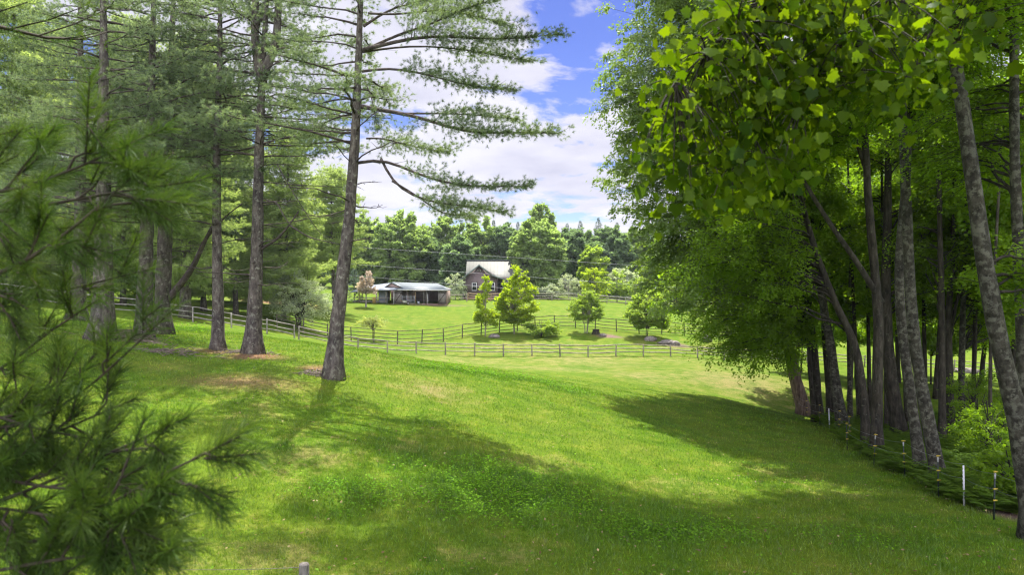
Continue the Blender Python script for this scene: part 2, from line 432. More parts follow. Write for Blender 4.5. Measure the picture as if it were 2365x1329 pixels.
# albedo patches of the turf: dry straw, pine litter, lush weed, bare soil (x, y, radius x, radius y, weight)
def _blob(px, py, rpx, ry, w):
    c = G(px, py); return (c[0], c[1], rpx / F * c[1], ry, w)
DRY = [_blob(1250,850,200,5,0.48), _blob(1420,848,160,4,0.41), _blob(1560,835,200,4,0.37), _blob(950,745,120,5,0.17), _blob(1350,725,180,5,0.19), _blob(1700,880,190,7,0.61), _blob(1480,868,130,7,0.48), _blob(1350,835,220,6,0.51), _blob(1080,836,200,6,0.44), _blob(1200,815,260,4,0.34), _blob(1650,850,160,6,0.34), _blob(880,822,100,6,0.24), _blob(1000,900,110,2.5,0.55), _blob(700,1050,120,1.8,0.39),
       _blob(1250,1080,120,1.6,0.33), _blob(600,1290,200,1.0,0.45), _blob(1150,1290,180,.7,0.39), _blob(1580,1130,110,1.4,0.33), _blob(1780,1090,120,1.6,0.33), _blob(950,1040,90,1.5,0.26), _blob(1900,1130,160,2,0.26), _blob(600,950,120,2,0.23), _blob(1250,800,260,4,0.35), _blob(1600,805,160,3,0.35)]
LIT = [_blob(560,882,170,1.6,.62), _blob(400,850,150,2,.3), _blob(590,820,70,1.8,.9), _blob(500,815,60,1.5,.7), _blob(730,853,45,1.2,.8), _blob(640,700,110,6,.9), _blob(1450,782,110,2.0,.3), _blob(1390,775,40,1.5,.45), _blob(850,845,60,1.5,.3)]
WEED = [_blob(1150,1130,260,2.6,1.0), _blob(800,1150,150,1.5,.7), _blob(1500,1230,200,1.5,.7), _blob(990,850,45,1.5,.9), _blob(1060,857,45,1.6,1.0), _blob(1130,866,45,1.7,1.0), _blob(1195,875,45,1.8,1.0), _blob(1260,885,45,1.9,.9), _blob(1320,905,70,2.2,.7), _blob(1650,1230,160,1.5,.6), _blob(900,815,80,4,.6), _blob(430,760,130,3,.5), _blob(2000,1250,200,1.2,.5), _blob(1350,850,60,3,.6), _blob(1500,845,90,3,.5)]
SOIL = [_blob(2330,1190,60,1.2,.9), _blob(1410,778,35,1.2,.9), _blob(1560,797,40,1.5,.8), _blob(1010,706,130,2.0,.6), _blob(2040,1015,80,5,.6), _blob(2200,1000,110,8,.45)]
def cover(x, y, lst):
    f = np.zeros(np.shape(x))
    for (cx, cy, rx, ry, w) in lst:
        f = np.maximum(f, w * np.exp(-(((x - cx) / rx) ** 2 + ((y - cy) / ry) ** 2)))
    return f

def turf_color(N, L, pos, blade):
    big = noise(N, L, pos, 0.22, 4.0, 0.6)
    mid = noise(N, L, pos, 1.1, 5.0, 0.65)
    fine = noise(N, L, pos, 9.0, 6.0, 0.75)
    col = ramp(N, L, mid, [(0.28, (0.052, 0.124, 0.003)), (0.5, (0.084, 0.176, 0.004)), (0.72, (0.145, 0.216, 0.010))])
    col = mixc(N, L, ramp(N, L, big, [(0.42, (0, 0, 0)), (0.66, (0.5, 0.5, 0.5))]), col, (0.140, 0.200, 0.014))
    thr = N.new('ShaderNodeMath'); thr.operation = 'ADD'
    L.new(attr(N, 'dry'), thr.inputs[0])
    mm = N.new('ShaderNodeMath'); mm.operation = 'MULTIPLY_ADD'
    L.new(mid, mm.inputs[0]); mm.inputs[1].default_value = 1.5; mm.inputs[2].default_value = -0.75
    m4 = N.new('ShaderNodeMath'); m4.operation = 'MULTIPLY_ADD'
    L.new(fine, m4.inputs[0]); m4.inputs[1].default_value = 1.3; L.new(mm.outputs[0], m4.inputs[2])
    m5 = N.new('ShaderNodeMath'); m5.operation = 'SUBTRACT'; L.new(m4.outputs[0], m5.inputs[0]); m5.inputs[1].default_value = 0.65
    L.new(m5.outputs[0], thr.inputs[1])
    col = mixc(N, L, ramp(N, L, thr.outputs[0], [(0.18, (0, 0, 0)), (0.85, (0.75, 0.75, 0.75))]), col, (0.26, 0.235, 0.085))
    thr2 = N.new('ShaderNodeMath'); thr2.operation = 'MULTIPLY_ADD'
    L.new(fine, thr2.inputs[0]); thr2.inputs[1].default_value = 0.9; thr2.inputs[2].default_value = -0.45
    th3 = N.new('ShaderNodeMath'); th3.operation = 'ADD'
    L.new(thr2.outputs[0], th3.inputs[0]); L.new(attr(N, 'litter'), th3.inputs[1])
    col = mixc(N, L, ramp(N, L, th3.outputs[0], [(0.2, (0, 0, 0)), (0.75, (0.85, 0.85, 0.85))]), col, (0.225, 0.130, 0.070))
    col = mixc(N, L, ramp(N, L, attr(N, 'lush'), [(0.1, (0, 0, 0)), (0.8, (0.75, 0.75, 0.75))]), col, (0.055, 0.138, 0.004))
    col = mixc(N, L, ramp(N, L, attr(N, 'soil'), [(0.3, (0, 0, 0)), (0.8, (0.9, 0.9, 0.9))]), col, (0.18, 0.125, 0.095))
    if not blade:
        sp = ramp(N, L, fine, [(0.3, (0.52, 0.46, 0.58)), (0.5, (0.80, 0.69, 0.92)), (0.72, (1.05, 0.86, 1.1))])
        col = mixc(N, L, 1.0, col, sp, 'MULTIPLY')
    return col, fine

def ground_mat():
    m, N, L, out = newmat('meadow turf')
    ge = N.new('ShaderNodeNewGeometry')
    col, fine = turf_color(N, L, ge.outputs['Position'], False)
    d = N.new('ShaderNodeBsdfPrincipled'); d.inputs['Roughness'].default_value = 0.95; d.inputs['Specular IOR Level'].default_value = 0.1
    L.new(col, d.inputs['Base Color'])
    b = N.new('ShaderNodeBump'); b.inputs['Strength'].default_value = 0.55; b.inputs['Distance'].default_value = 0.10
    L.new(fine, b.inputs['Height']); L.new(b.outputs[0], d.inputs['Normal'])
    L.new(d.outputs[0], out.inputs[0])
    return m
def blade_mat():
    m, N, L, out = newmat('grass blades')
    ge = N.new('ShaderNodeNewGeometry')
    col, _ = turf_color(N, L, ge.outputs['Position'], True)
    col = mixc(N, L, 1.0, col, ramp(N, L, attr(N, 'rnd'), [(0, (0.55, 0.64, 0.5)), (0.8, (1.3, 1.28, 1.0)), (1.0, (2.4, 2.0, 2.8))]), 'MULTIPLY')
    d = N.new('ShaderNodeBsdfDiffuse'); L.new(col, d.inputs[0])
    t = N.new('ShaderNodeBsdfTranslucent'); L.new(mixc(N, L, 1.0, col, (1.2, 1.25, 0.6), 'MULTIPLY'), t.inputs[0])
    mx = N.new('ShaderNodeMixShader'); mx.inputs[0].default_value = 0.42
    L.new(d.outputs[0], mx.inputs[1]); L.new(t.outputs[0], mx.inputs[2])
    g = N.new('ShaderNodeBsdfGlossy'); g.inputs['Roughness'].default_value = 0.4
    mg = N.new('ShaderNodeMixShader'); mg.inputs[0].default_value = 0.035
    L.new(mx.outputs[0], mg.inputs[1]); L.new(g.outputs[0], mg.inputs[2])
    L.new(mg.outputs[0], out.inputs[0])
    return m

def build_ground():
    def axis(segs):
        a = [segs[0][0]]
        for (lo, hi, st) in segs:
            n = max(1, int(round((hi - lo) / st))); a += list(lo + (hi - lo) * (np.arange(n) + 1) / n)
        return np.array(a)
    xs = axis([(-1500,-500,250),(-500,-120,38),(-120,-50,4),(-50,50,0.6),(50,120,4),(120,500,38),(500,1500,250)])
    ys = axis([(-600,-60,60),(-60,6,4),(6,110,0.6),(110,150,3),(150,300,12),(300,700,50),(700,2500,300)])
    X, Y = np.meshgrid(xs, ys, indexing='ij')
    Z = gz(X, Y)
    v = np.stack([X, Y, Z], -1).reshape(-1, 3)
    nx, ny = len(xs), len(ys)
    i = np.arange(nx - 1)[:, None] * ny + np.arange(ny - 1)[None]
    q = np.stack([i, i + ny, i + ny + 1, i + 1], -1).reshape(-1, 4)
    x, y = v[:, 0], v[:, 1]
    mb = MB().add(v, q=q, dry=cover(x, y, DRY), litter=cover(x, y, LIT), lush=cover(x, y, WEED), soil=cover(x, y, SOIL))
    o = mb.build('ground', ground_mat(), smooth=True)
    tag(o, 'rolling green meadow rising to a lawn on the hill', 'ground', kind='structure')
build_ground()

def build_grass():
    rng = np.random.default_rng(5)
    n = 620000
    Y = np.exp(rng.uniform(math.log(10.8), math.log(58), n))
    X = (rng.uniform(-180, 2560, n) - CX) / F * Y
    thin = cover(X, Y, SOIL)
    tuft = 0.5 + 0.5*np.sin(2.3*X + 1.7*np.sin(1.9*Y)) * np.sin(2.1*Y + 1.3*np.sin(1.7*X))
    k = (rng.random(n) > thin * 0.9) & (rng.random(n) < 0.55 + 0.45 * tuft)
    X, Y, tuft = X[k], Y[k], tuft[k]; n = len(X)
    lush = cover(X, Y, WEED); lit = cover(X, Y, LIT)
    Z = gz(X, Y)
    h = rng.uniform(0.03, 0.085, n) * (1 + 1.0 * lush + 0.5 * tuft * rng.random(n)) * (1 - 0.5 * lit) * (Y / 14) ** 0.30
    tall = rng.random(n) < 0.012
    h = np.where(tall, h * 2.3, h) * np.clip((58 - Y) / 16, .25, 1)
    w = rng.uniform(0.007, 0.015, n) * (Y / 13) ** 0.75
    az = rng.uniform(0, 2 * math.pi, n); la = rng.uniform(0, 2 * math.pi, n); ln = rng.uniform(0.1, 1.0, n)
    b = np.stack([X, Y, Z - 0.01], 1)
    s = np.stack([np.cos(az), np.sin(az), np.zeros(n)], 1) * w[:, None] / 2
    tip = b + np.stack([np.cos(la) * ln * h, np.sin(la) * ln * h, h], 1)
    v = np.stack([b - s, b + s, tip], 1).reshape(-1, 3)
    rep = lambda a: np.repeat(a, 3)
    mb = MB().add(v, t=np.arange(3 * n).reshape(-1, 3), rnd=rep(rng.random(n)), dry=rep(cover(X, Y, DRY)), litter=rep(lit), lush=rep(lush), soil=rep(cover(X, Y, SOIL)))
    tag(mb.build('grass', blade_mat()), 'short green grass growing over the near meadow', 'grass', kind='stuff')
build_grass()

def quads_leaf(C, axis, normal, ln, wd, fold=0.0):
    """rhombus leaves: base, left, tip, right"""
    side = unit(np.cross(axis, normal))
    ln = np.asarray(ln)[:, None]; wd = np.asarray(wd)[:, None]
    mid = C + axis * ln * 0.45
    v = np.stack([C, mid + side * wd / 2 + normal * fold * wd, C + axis * ln, mid - side * wd / 2 + normal * fold * wd], 1)
    return v.reshape(-1, 3), np.arange(4 * len(C)).reshape(-1, 4)

def build_weeds():
    rng = np.random.default_rng(8)
    n = 330000
    Y = np.exp(rng.uniform(math.log(11.5), math.log(52), n)); X = (rng.uniform(200, 2300, n) - CX) / F * Y
    lush = cover(X, Y, WEED)
    cl = 0.5 + 0.5*np.sin(1.3*X + 2.0*np.sin(1.1*Y)) * np.sin(1.2*Y + 1.5*np.sin(0.9*X))
    k = rng.random(n) < np.clip(lush * 1.25 - 0.28, 0.012, 1) * (0.25 + 0.75 * cl)
    X, Y, cl = X[k], Y[k], cl[k]; n = len(X)
    far = np.clip((Y - 20) / 20, 0, 1)
    h = rng.uniform(0.02, 0.17, n) * (0.5 + cl) * (1 + 0.9 * far)
    C = np.stack([X, Y, gz(X, Y) + h], 1)
    az = rng.uniform(0, 2*math.pi, n)
    ax = unit(np.stack([np.cos(az), np.sin(az), rng.uniform(-0.4, 0.5, n)], 1))
    nm = unit(np.stack([rng.normal(0, .35, n), rng.normal(0, .35, n), np.ones(n)], 1))
    ln = rng.uniform(0.04, 0.10, n) * (1 + 0.9 * far)
    v, q = quads_leaf(C, ax, nm, ln, ln * 0.62)
    tag(MB().add(v, q=q, rnd=np.repeat(rng.random(n), 4)).build('meadow_weeds', M['weed']), 'patches of lush broad leaved weeds in the meadow grass', 'weeds', kind='stuff')
build_weeds()

# ------------------------------------------------------------------ trees: pines
def bez(p0, p1, p2, n):
    t = np.linspace(0, 1, n)[:, None]
    return (1 - t) ** 2 * p0 + 2 * t * (1 - t) * p1 + t * t * p2
def resample(P, n):
    P = np.asarray(P, float)
    d = np.concatenate([[0], np.cumsum(np.linalg.norm(np.diff(P, axis=0), axis=1))])
    # smooth Catmull-like pass
    s = np.linspace(0, d[-1], n)
    out = np.stack([np.interp(s, d, P[:, i]) for i in range(3)], 1)
    for _ in range(2):
        out[1:-1] = (out[:-2] + 2 * out[1:-1] + out[2:]) / 4
    return out
def at_path(P, t):
    k = np.clip(t * (len(P) - 1), 0, len(P) - 1.0001); i = k.astype(int); f = (k - i)[:, None]
    return P[i] * (1 - f) + P[i + 1] * f
def tan_path(P, t):
    tg = unit(np.gradient(P, axis=0)); return unit(at_path(tg, t))

def needles(mb, pos, dirs, K, L, w, rng, spread=0.85):
    n = len(pos)
    P = np.repeat(pos, K, axis=0); D = np.repeat(dirs, K, axis=0)
    d = unit(D * 0.75 + unit(rng.normal(size=P.shape)) * spread)
    ln = L * rng.uniform(0.7, 1.15, len(P))
    side = unit(np.cross(d, rng.normal(size=P.shape))) * (w / 2)
    P = P + D * rng.uniform(-.3, .3, (len(P), 1)) * L
    tip = P + d * ln[:, None]; tip[:, 2] -= 0.12 * ln
    v = np.stack([P - side, P + side, tip], 1).reshape(-1, 3)
    mb.add(v, t=np.arange(len(v)).reshape(-1, 3), rnd=np.repeat(np.repeat(rng.random(n), K) * .6 + rng.random(len(P)) * .4, 3))

def pine_bough(wood, need, path, r0, rng, live_from=0.3, K=16, L=0.15, w=0.018, step=0.09, sec=0.2, dens=1.0, secmax=1.5, twigs=True, flat=0.35):
    n = len(path)
    ln = np.linalg.norm(np.diff(path, axis=0), axis=1).sum()
    wood.tube(path, np.linspace(r0, max(0.008, r0 * 0.18), n), 5, wob=0.15, rng=rng)
    ns = max(2, int(ln * (1 - live_from) / sec))
    ts = np.clip(np.linspace(live_from, 0.99, ns) + rng.normal(0, 0.015, ns), 0, 0.995)
    P0 = at_path(path, ts); T = tan_path(path, ts)
    sg = np.where(np.arange(ns) % 2 == 0, 1.0, -1.0)
    side = unit(np.cross(T, [0, 0, 1.0]))
    an = rng.uniform(R(18), R(75), ns); sg = np.where(rng.random(ns) < .2, -sg, sg)
    D = unit(T * np.cos(an)[:, None] + side * (sg * np.sin(an))[:, None] + np.array([0, 0, 1.0]) * rng.normal(0.06, flat * 0.4, (ns, 1)))
    sl = np.clip(secmax * (0.35 + 0.9 * (1 - ts)) * rng.uniform(0.3, 1.3, ns), 0.25, 2.2)
    bare = rng.random(ns) < .16
    allp, alld = [], []
    for i in range(ns):
        m = max(3, int(sl[i] / step * dens))
        if bare[i]: m = 3
        u = rng.uniform(0.15, 1.0, m)
        up = np.array([0, 0, 0.14]) * sl[i]
        p = P0[i] + D[i] * (u * sl[i])[:, None] + up * (u ** 2)[:, None]
        spread = (0.12 + 0.22 * np.sin(u * math.pi)) * min(1.0, sl[i])
        q = rng.normal(size=(m, 3)) * spread[:, None] * np.array([1, 1, 0.6])
        allp.append(p + q); alld.append(unit(D[i] + q / 0.3 + np.array([0, 0, 0.25])))
        if twigs: wood.tube(np.stack([P0[i], P0[i] + D[i] * sl[i] * .55 + up * .3, P0[i] + D[i] * sl[i] + up]), [max(.006, r0 * .25), .006, .004], 3, caps=False)
    m = max(3, int(ln * 0.5 / step * dens)); u = rng.uniform(0.6, 1.0, m)
    allp.append(at_path(path, u) + rng.normal(0, 0.06, (m, 3))); alld.append(unit(tan_path(path, u) + [0, 0, 0.2]))
    needles(need, np.concatenate(allp), np.concatenate(alld), K, L, w, rng)

def rand_bough(p0, az, ln, rise, rng, n=7):
    d = np.array([math.cos(az), math.sin(az), 0]); s = np.array([-d[1], d[0], 0])
    t = np.linspace(0, 1, n)
    wig = rng.normal(0, 0.05, n).cumsum() * ln * 0.5
    z = ln * (rise * t - (rise + 0.10) * 0.9 * t ** 2 + 0.17 * t ** 3)
    return p0 + np.outer(t * ln, d) + np.outer(wig, s) + np.outer(z + np.append(0, rng.normal(0, .015, n - 1)).cumsum() * ln, [0, 0, 1.0])

def dead_branch(wood, p0, az, ln, rise, r0, rng):
    P = rand_bough(p0, az, ln, rise, rng, 6)
    wood.tube(P, np.linspace(r0, 0.008, 6), 4, wob=0.2, rng=rng)
    for t in rng.uniform(0.35, 0.95, 4):
        q = at_path(P, np.array([t]))[0]; a2 = az + rng.choice([-1, 1]) * rng.uniform(.4, 1.1); l2 = ln * rng.uniform(.15, .4)
        e = q + np.array([math.cos(a2), math.sin(a2), rng.normal(0, .25)]) * l2
        wood.tube(np.stack([q, (q + e) / 2 + rng.normal(0, .05, 3), e]), [r0 * .35, .009, .005], 3, caps=False)

def trunk_mesh(mb, P, r0, r1, rng, flare=1.75, n=14, sides=14):
    P = resample(P, n + 18)
    t = np.linspace(0, 1, len(P)); hgt = np.concatenate([[0], np.cumsum(np.linalg.norm(np.diff(P, axis=0), axis=1))])
    r = (r0 + (r1 - r0) * t) * (1 + (flare - 1) * np.exp(-hgt / 0.5)) * (1 + rng.normal(0, 0.02, len(P)))
    P[0, 2] -= 0.25
    mb.tube(P, r, sides, wob=0.13, rng=rng)
    return P

def pine_tree(label, base_px, Y, path_px, dia, seed, live_py, dead_py, K=16, explicit=(), topz=19.0, right_free=False, blen=(3.4, 6.2), mat='needle', whorl=0.52, per=4, group=None, fork=None, limbs=(), left_only=False, step=0.085, coarse_above=None):
    coarse_above = CAMZ + .42 * Y + .8
    rng = np.random.default_rng(seed)
    x = (base_px[0] - CX) / F * Y
    base = np.array([x, Y, g1(x, Y)])
    root = thing('pine_tree', label, 'pine tree', base, group)
    P = [base] + [W(px, py, Y) for (px, py) in path_px]
    last = P[-1]; d = unit(P[-1] - P[-2])
    tops = last + d * max(2.0, (topz - last[2]) / max(d[2], .5))
    P.append(tops)
    tm, wood, need = MB(), MB(), MB()
    r0 = dia / 2
    TP = trunk_mesh(tm, P, r0, 0.07, rng)
    for fk in (fork or []):
        FP = [W(*q) for q in fk]
        e = FP[-1] + unit(FP[-1] - FP[-2]) * 5
        tm.tube(resample(FP + [e], 16), np.linspace(r0 * .62, .06, 16), 10, wob=.1, rng=rng)
    for (lp, lr) in limbs:
        wood.tube(resample([W(*q) for q in lp], 12), np.linspace(lr, lr * .4, 12), 7, wob=.2, rng=rng)
    zlive = CAMZ - (live_py - CY) / F * Y; zdead = CAMZ - (dead_py - CY) / F * Y
    zt = TP[:, 2]
    z = zdead
    while z < zlive + 1.5:
        k = np.array([np.interp(z, zt, TP[:, i]) for i in range(3)])
        for _ in range(rng.integers(1, 4)):
            dead_branch(wood, k, rng.uniform(0, 2*math.pi), rng.uniform(0.5, 3.4), rng.uniform(-0.35, 0.65), rng.uniform(0.016, 0.045), rng)
        z += rng.uniform(0.4, 0.9)
    z = zlive
    while z < topz + CAMZ * 0 + 2.0 and z < tops[2] - 0.6:
        k = np.array([np.interp(z, zt, TP[:, i]) for i in range(3)])
        frac = (z - zlive) / max(1.0, tops[2] - zlive)
        hi = z > coarse_above
        a0 = rng.uniform(0, 2*math.pi); np_ = per if not hi else max(2, per - 1)
        for j in range(np_):
            az = a0 + j * 2*math.pi / np_ + rng.normal(0, .25)
            if right_free and math.cos(az) > 0.25 and z < coarse_above - .6: continue
            if not hi and math.sin(az) < -0.72 and rng.random() < .85: continue
            ln = rng.uniform(*blen) * (1 - 0.75 * frac ** 1.5)
            if ln < .6: continue
            path = rand_bough(k + rng.normal(0, .05, 3), az, ln, rng.uniform(0.05, 0.38), rng)
            if hi: pine_bough(wood, need, path, 0.05, rng, 0.3, max(8, K // 2), 0.24, 0.05, 0.18, 0.36, 1.0, twigs=False)
            else: pine_bough(wood, need, path, rng.uniform(.035, .06), rng, rng.uniform(.28, .5), K + 8, 0.16, 0.0125 * (Y / 28), step, 0.19)
        z += whorl * rng.uniform(.8, 1.25)
    for (pp, y0, y1, rad, lf) in explicit:
        ys = np.linspace(y0, y1, len(pp))
        path = resample([W(px, py, yy) for (px, py), yy in zip(pp, ys)], 12)
        pine_bough(wood, need, path, rad, rng, lf, K + 12, 0.15, 0.0095, 0.052, 0.12, 1.2, secmax=1.5)
    tm.build('trunk', M['pine_bark'], root, base, smooth=True)
    wood.build('branches', M['pine_twig'], root, base)
    need.build('needles', M[mat], root, base)
    return root

PG = 'tall pines along the left of the meadow'
EX = [([(838,115),(900,98),(1000,80),(1150,92),(1295,78)], 28, 26.5, .085, .25),
      ([(838,118),(905,85),(1010,50),(1080,15),(1150,-5)], 28, 27.5, .075, .35),
      ([(840,60),(900,20),(960,5),(1060,-20)], 28, 29.5, .06, .3),
      ([(836,165),(900,155),(980,170),(1090,200),(1188,205)], 28, 27, .06, .3),
      ([(836,120),(940,105),(1050,110),(1160,130),(1235,140)], 28, 28.8, .05, .4),
      ([(833,246),(900,258),(960,266),(1010,285),(1080,310),(1180,305),(1290,308)], 28, 26.8, .09, .38),
      ([(920,262),(990,262),(1060,262),(1200,275)], 27.6, 28.6, .045, .3),
      ([(828,376),(885,362),(935,390),(985,412),(1080,432),(1225,430)], 28, 26.5, .07, .3),
      ([(880,366),(905,420),(950,453),(1010,470),(1100,478),(1165,490)], 27.8, 27, .06, .42),
      ([(905,418),(960,450),(1020,495),(1100,500)], 27.3, 28.4, .045, .5),
      ([(840,180),(860,230),(872,300)], 28, 27.6, .03, .5),
      ([(846,320),(880,318),(960,340),(1040,352)], 28, 29, .04, .15),
      ([(850,30),(920,35),(1000,20),(1100,35),(1180,60)], 28, 29, .05, .3)]
pine_tree('nearest tall pine leaning right with long boughs reaching over the middle of the sky', (770, 862), 28, [(776,780),(785,700),(808,500),(822,300),(833,0)], 0.62, 11, 330, 560, K=16, explicit=EX, right_free=True, blen=(2.8, 5.4), group=PG, topz=20, per=5)
pine_tree('pine with a swollen lower trunk, next one left of the nearest leaning pine', (583, 815), 33, [(586,760),(592,640),(597,400),(604,200),(616,0)], 0.72, 12, 360, 660, group=PG, fork=[[(604,180,33),(640,100,33),(643,0,33)], [(606,190,33),(588,110,33),(590,0,33)]], topz=20, per=4, limbs=[([(597,580,33),(640,553,32.6),(665,525,32.4),(690,488,32.2)], .07), ([(606,468,33),(640,464,32.5),(650,490,32.4),(672,524,32.4)], .05), ([(668,520,32.4),(715,550,32),(790,566,31.5)], .04), ([(600,520,33),(660,515,32.6),(740,500,32),(800,498,31.5)], .03), ([(605,420,33),(690,428,32),(790,432,31)], .03), ([(640,380,33),(680,450,32.5),(740,545,32),(770,562,32)], .025)])
pine_tree('slender straight pine standing just left of the swollen trunked pine', (503, 812), 34, [(503,700),(500,500),(500,350),(508,120),(508,0)], 0.55, 13, 330, 650, group=PG, topz=19, per=4)
pine_tree('pine with one thick limb bending up to the right from its lower trunk', (375, 772), 38, [(376,700),(384,500),(394,300),(398,100),(400,0)], 0.9, 14, 420, 600, group=PG, topz=20, limbs=[([(378,705,38),(400,675,38),(425,648,38),(452,605,37.6),(470,560,37.3),(495,515,37)], .21), ([(470,560,37.3),(520,500,37),(560,470,37)], .06)])
pine_tree('pine behind the brush pile, close on the left of the thick limbed pine', (330, 792), 34, [(333,700),(338,550),(346,330),(352,100),(355,0)], 0.78, 15, 440, 600, group=PG, topz=19)
pine_tree('broad pine trunk with grey lichen left of the brush pile', (235, 790), 32, [(238,700),(240,560),(238,350),(240,100),(238,0)], 0.9, 16, 500, 590, group=PG, topz=19)
pine_tree('pine farthest left, its trunk in front of the split rail fence', (178, 742), 40, [(182,650),(186,560),(186,300),(186,0)], 0.82, 17, 520, 620, group=PG, topz=20)

# pines and soft foliage beyond the fence on the left
def back_pine(label, px, Y, h, seed, low, mat, dia=0.5, spread=4.5, trunkmat='pine_bark'):
    rng = np.random.default_rng(seed)
    x = (px - CX) / F * Y; base = np.array([x, Y, g1(x, Y)])
    root = thing('pine_tree', label, 'pine tree', base, 'pines beyond the fence on the left')
    tm, wood, need = MB(), MB(), MB()
    top = base + np.array([rng.normal(0, .4), rng.normal(0, .4), h])
    TP = trunk_mesh(tm, [base, (base + top) / 2 + rng.normal(0, .15, 3), top], dia / 2, .05, rng, 1.3)
    z = low
    while z < h - .5:
        k = np.array([np.interp(base[2] + z, TP[:, 2], TP[:, i]) for i in range(3)])
        fr = (z - low) / (h - low); a0 = rng.uniform(0, 6.28)
        hi = k[2] > CAMZ + 0.42 * Y
        for j in range(5):
            ln = spread * rng.uniform(.55, 1.2) * (1 - .7 * fr ** 2.6)
            if ln < .5: continue
            path = rand_bough(k, a0 + j * 1.571 + rng.normal(0, .3), ln, rng.uniform(0, .3), rng)
            if hi: pine_bough(wood, need, path, .045, rng, .2, 8, 0.32, 0.06, .22, .45, 1.0, twigs=False)
            else: pine_bough(wood, need, path, .05, rng, .10, 13, 0.26, 0.045, .10, .22, 1.2, twigs=False, flat=.9)
        z += rng.uniform(.5, .8)
    tm.build('trunk', M[trunkmat], root, base, smooth=True)
    wood.build('branches', M['pine_twig'], root, base)
    need.build('needles', M[mat], root, base)
for a in [
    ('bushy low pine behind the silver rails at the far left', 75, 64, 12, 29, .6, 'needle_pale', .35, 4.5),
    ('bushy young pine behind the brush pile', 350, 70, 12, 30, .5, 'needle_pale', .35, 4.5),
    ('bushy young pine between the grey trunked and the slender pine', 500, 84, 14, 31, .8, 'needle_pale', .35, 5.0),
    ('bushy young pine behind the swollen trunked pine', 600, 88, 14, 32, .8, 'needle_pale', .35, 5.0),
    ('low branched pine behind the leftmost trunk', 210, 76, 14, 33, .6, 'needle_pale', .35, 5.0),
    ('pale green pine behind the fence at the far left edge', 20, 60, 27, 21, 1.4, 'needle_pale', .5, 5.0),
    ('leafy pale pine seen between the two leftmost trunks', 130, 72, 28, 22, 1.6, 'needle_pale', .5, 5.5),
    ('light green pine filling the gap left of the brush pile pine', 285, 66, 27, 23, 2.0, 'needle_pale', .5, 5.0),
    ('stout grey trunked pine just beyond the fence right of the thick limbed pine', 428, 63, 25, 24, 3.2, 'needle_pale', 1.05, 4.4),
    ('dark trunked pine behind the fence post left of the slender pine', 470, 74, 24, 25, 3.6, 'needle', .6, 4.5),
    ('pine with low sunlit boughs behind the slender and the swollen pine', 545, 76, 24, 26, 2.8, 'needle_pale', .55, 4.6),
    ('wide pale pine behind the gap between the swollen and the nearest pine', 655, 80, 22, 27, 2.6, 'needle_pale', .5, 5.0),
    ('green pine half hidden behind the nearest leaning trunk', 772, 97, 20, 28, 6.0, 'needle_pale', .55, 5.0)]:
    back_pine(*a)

# ------------------------------------------------------------------ trees: broadleaf
def ell_pts(c, r, n, rng, shell=0.45):
    d = unit(rng.normal(size=(n, 3)))
    return np.asarray(c) + d * np.asarray(r) * (rng.uniform(shell, 1.0, (n, 1)) ** 0.6)

def broadleaf(wood, leaf, starts, ends, rng, leaf_l=0.12, leaf_w=0.08, nsec=10, nleaf=45, seclen=(0.7, 1.7), droop=0.25, limb_r=0.05, sec_from=0.35, woodsec=True, up=0.25, flat=0.12, jit=0.3):
    """limbs from starts to ends, side twigs along them, flat sprays of leaves along the twigs"""
    A, D, LN = [], [], []
    for s, e in zip(starts, ends):
        L_ = np.linalg.norm(e - s)
        mid = (s + e) / 2 + np.array([0, 0, up * L_]) + rng.normal(0, .06, 3) * L_
        P = bez(s, mid, e, 7)
        P[1:-1] += rng.normal(0, .018, (5, 3)) * L_
        wood.tube(P, np.linspace(limb_r * rng.uniform(.6, 1.1), .01, 7), 4, wob=.15, rng=rng)
        t = rng.uniform(sec_from, 1.0, nsec); t[0] = 1.0
        p = at_path(P, t); T = tan_path(P, t)
        sd = unit(np.cross(T, [0, 0, 1.0])); a = rng.uniform(-1.25, 1.25, nsec)
        d = unit(T * np.cos(a)[:, None] + sd * np.sin(a)[:, None] + np.array([0, 0, 1.0]) * rng.normal(-0.02, .28, (nsec, 1)))
        A.append(p); D.append(d); LN.append(rng.uniform(*seclen, nsec) * (1.1 - .35 * t))
    A = np.concatenate(A); D = np.concatenate(D); LN = np.concatenate(LN)
    if woodsec:
        for a, d, l in zip(A, D, LN):
            wood.tube(np.stack([a, a + d * l * .5, a + d * l - np.array([0, 0, droop * l * .8])]), [.013, .008, .004], 3, caps=False)
    m = len(A) * nleaf
    a = np.repeat(A, nleaf, 0); d = np.repeat(D, nleaf, 0); l = np.repeat(LN, nleaf)
    u = rng.uniform(0.05, 1.05, m)
    sd = unit(np.cross(d, [0, 0, 1.0])); nrm = unit(np.cross(sd, d))
    off = rng.normal(0, 1, m) * (0.10 + .20 * np.sin(np.clip(u, 0, 1) * math.pi)) * l * .62
    C = a + d * (u * l)[:, None] + sd * off[:, None] + nrm * rng.normal(0, flat, (m, 1)) * l[:, None]
    C[:, 2] -= droop * l * u ** 2 + 0.12 * droop * np.abs(off)
    ax = unit(d * .6 + sd * np.sign(off)[:, None] * .7 + rng.normal(0, jit, (m, 3)) - np.array([0, 0, 1.0]) * droop * 1.2)
    nm = unit(nrm * np.sign(nrm[:, 2:3] + 1e-6) + rng.normal(0, jit * 1.3, (m, 3)))
    sz = rng.uniform(.7, 1.2, m)
    v, q = quads_leaf(C, ax, nm, leaf_l * sz, leaf_w * sz)
    sh = np.repeat(rng.random(len(A)), nleaf) * .5 + rng.random(m) * .5
    leaf.add(v, q=q, rnd=np.repeat(sh, 4))

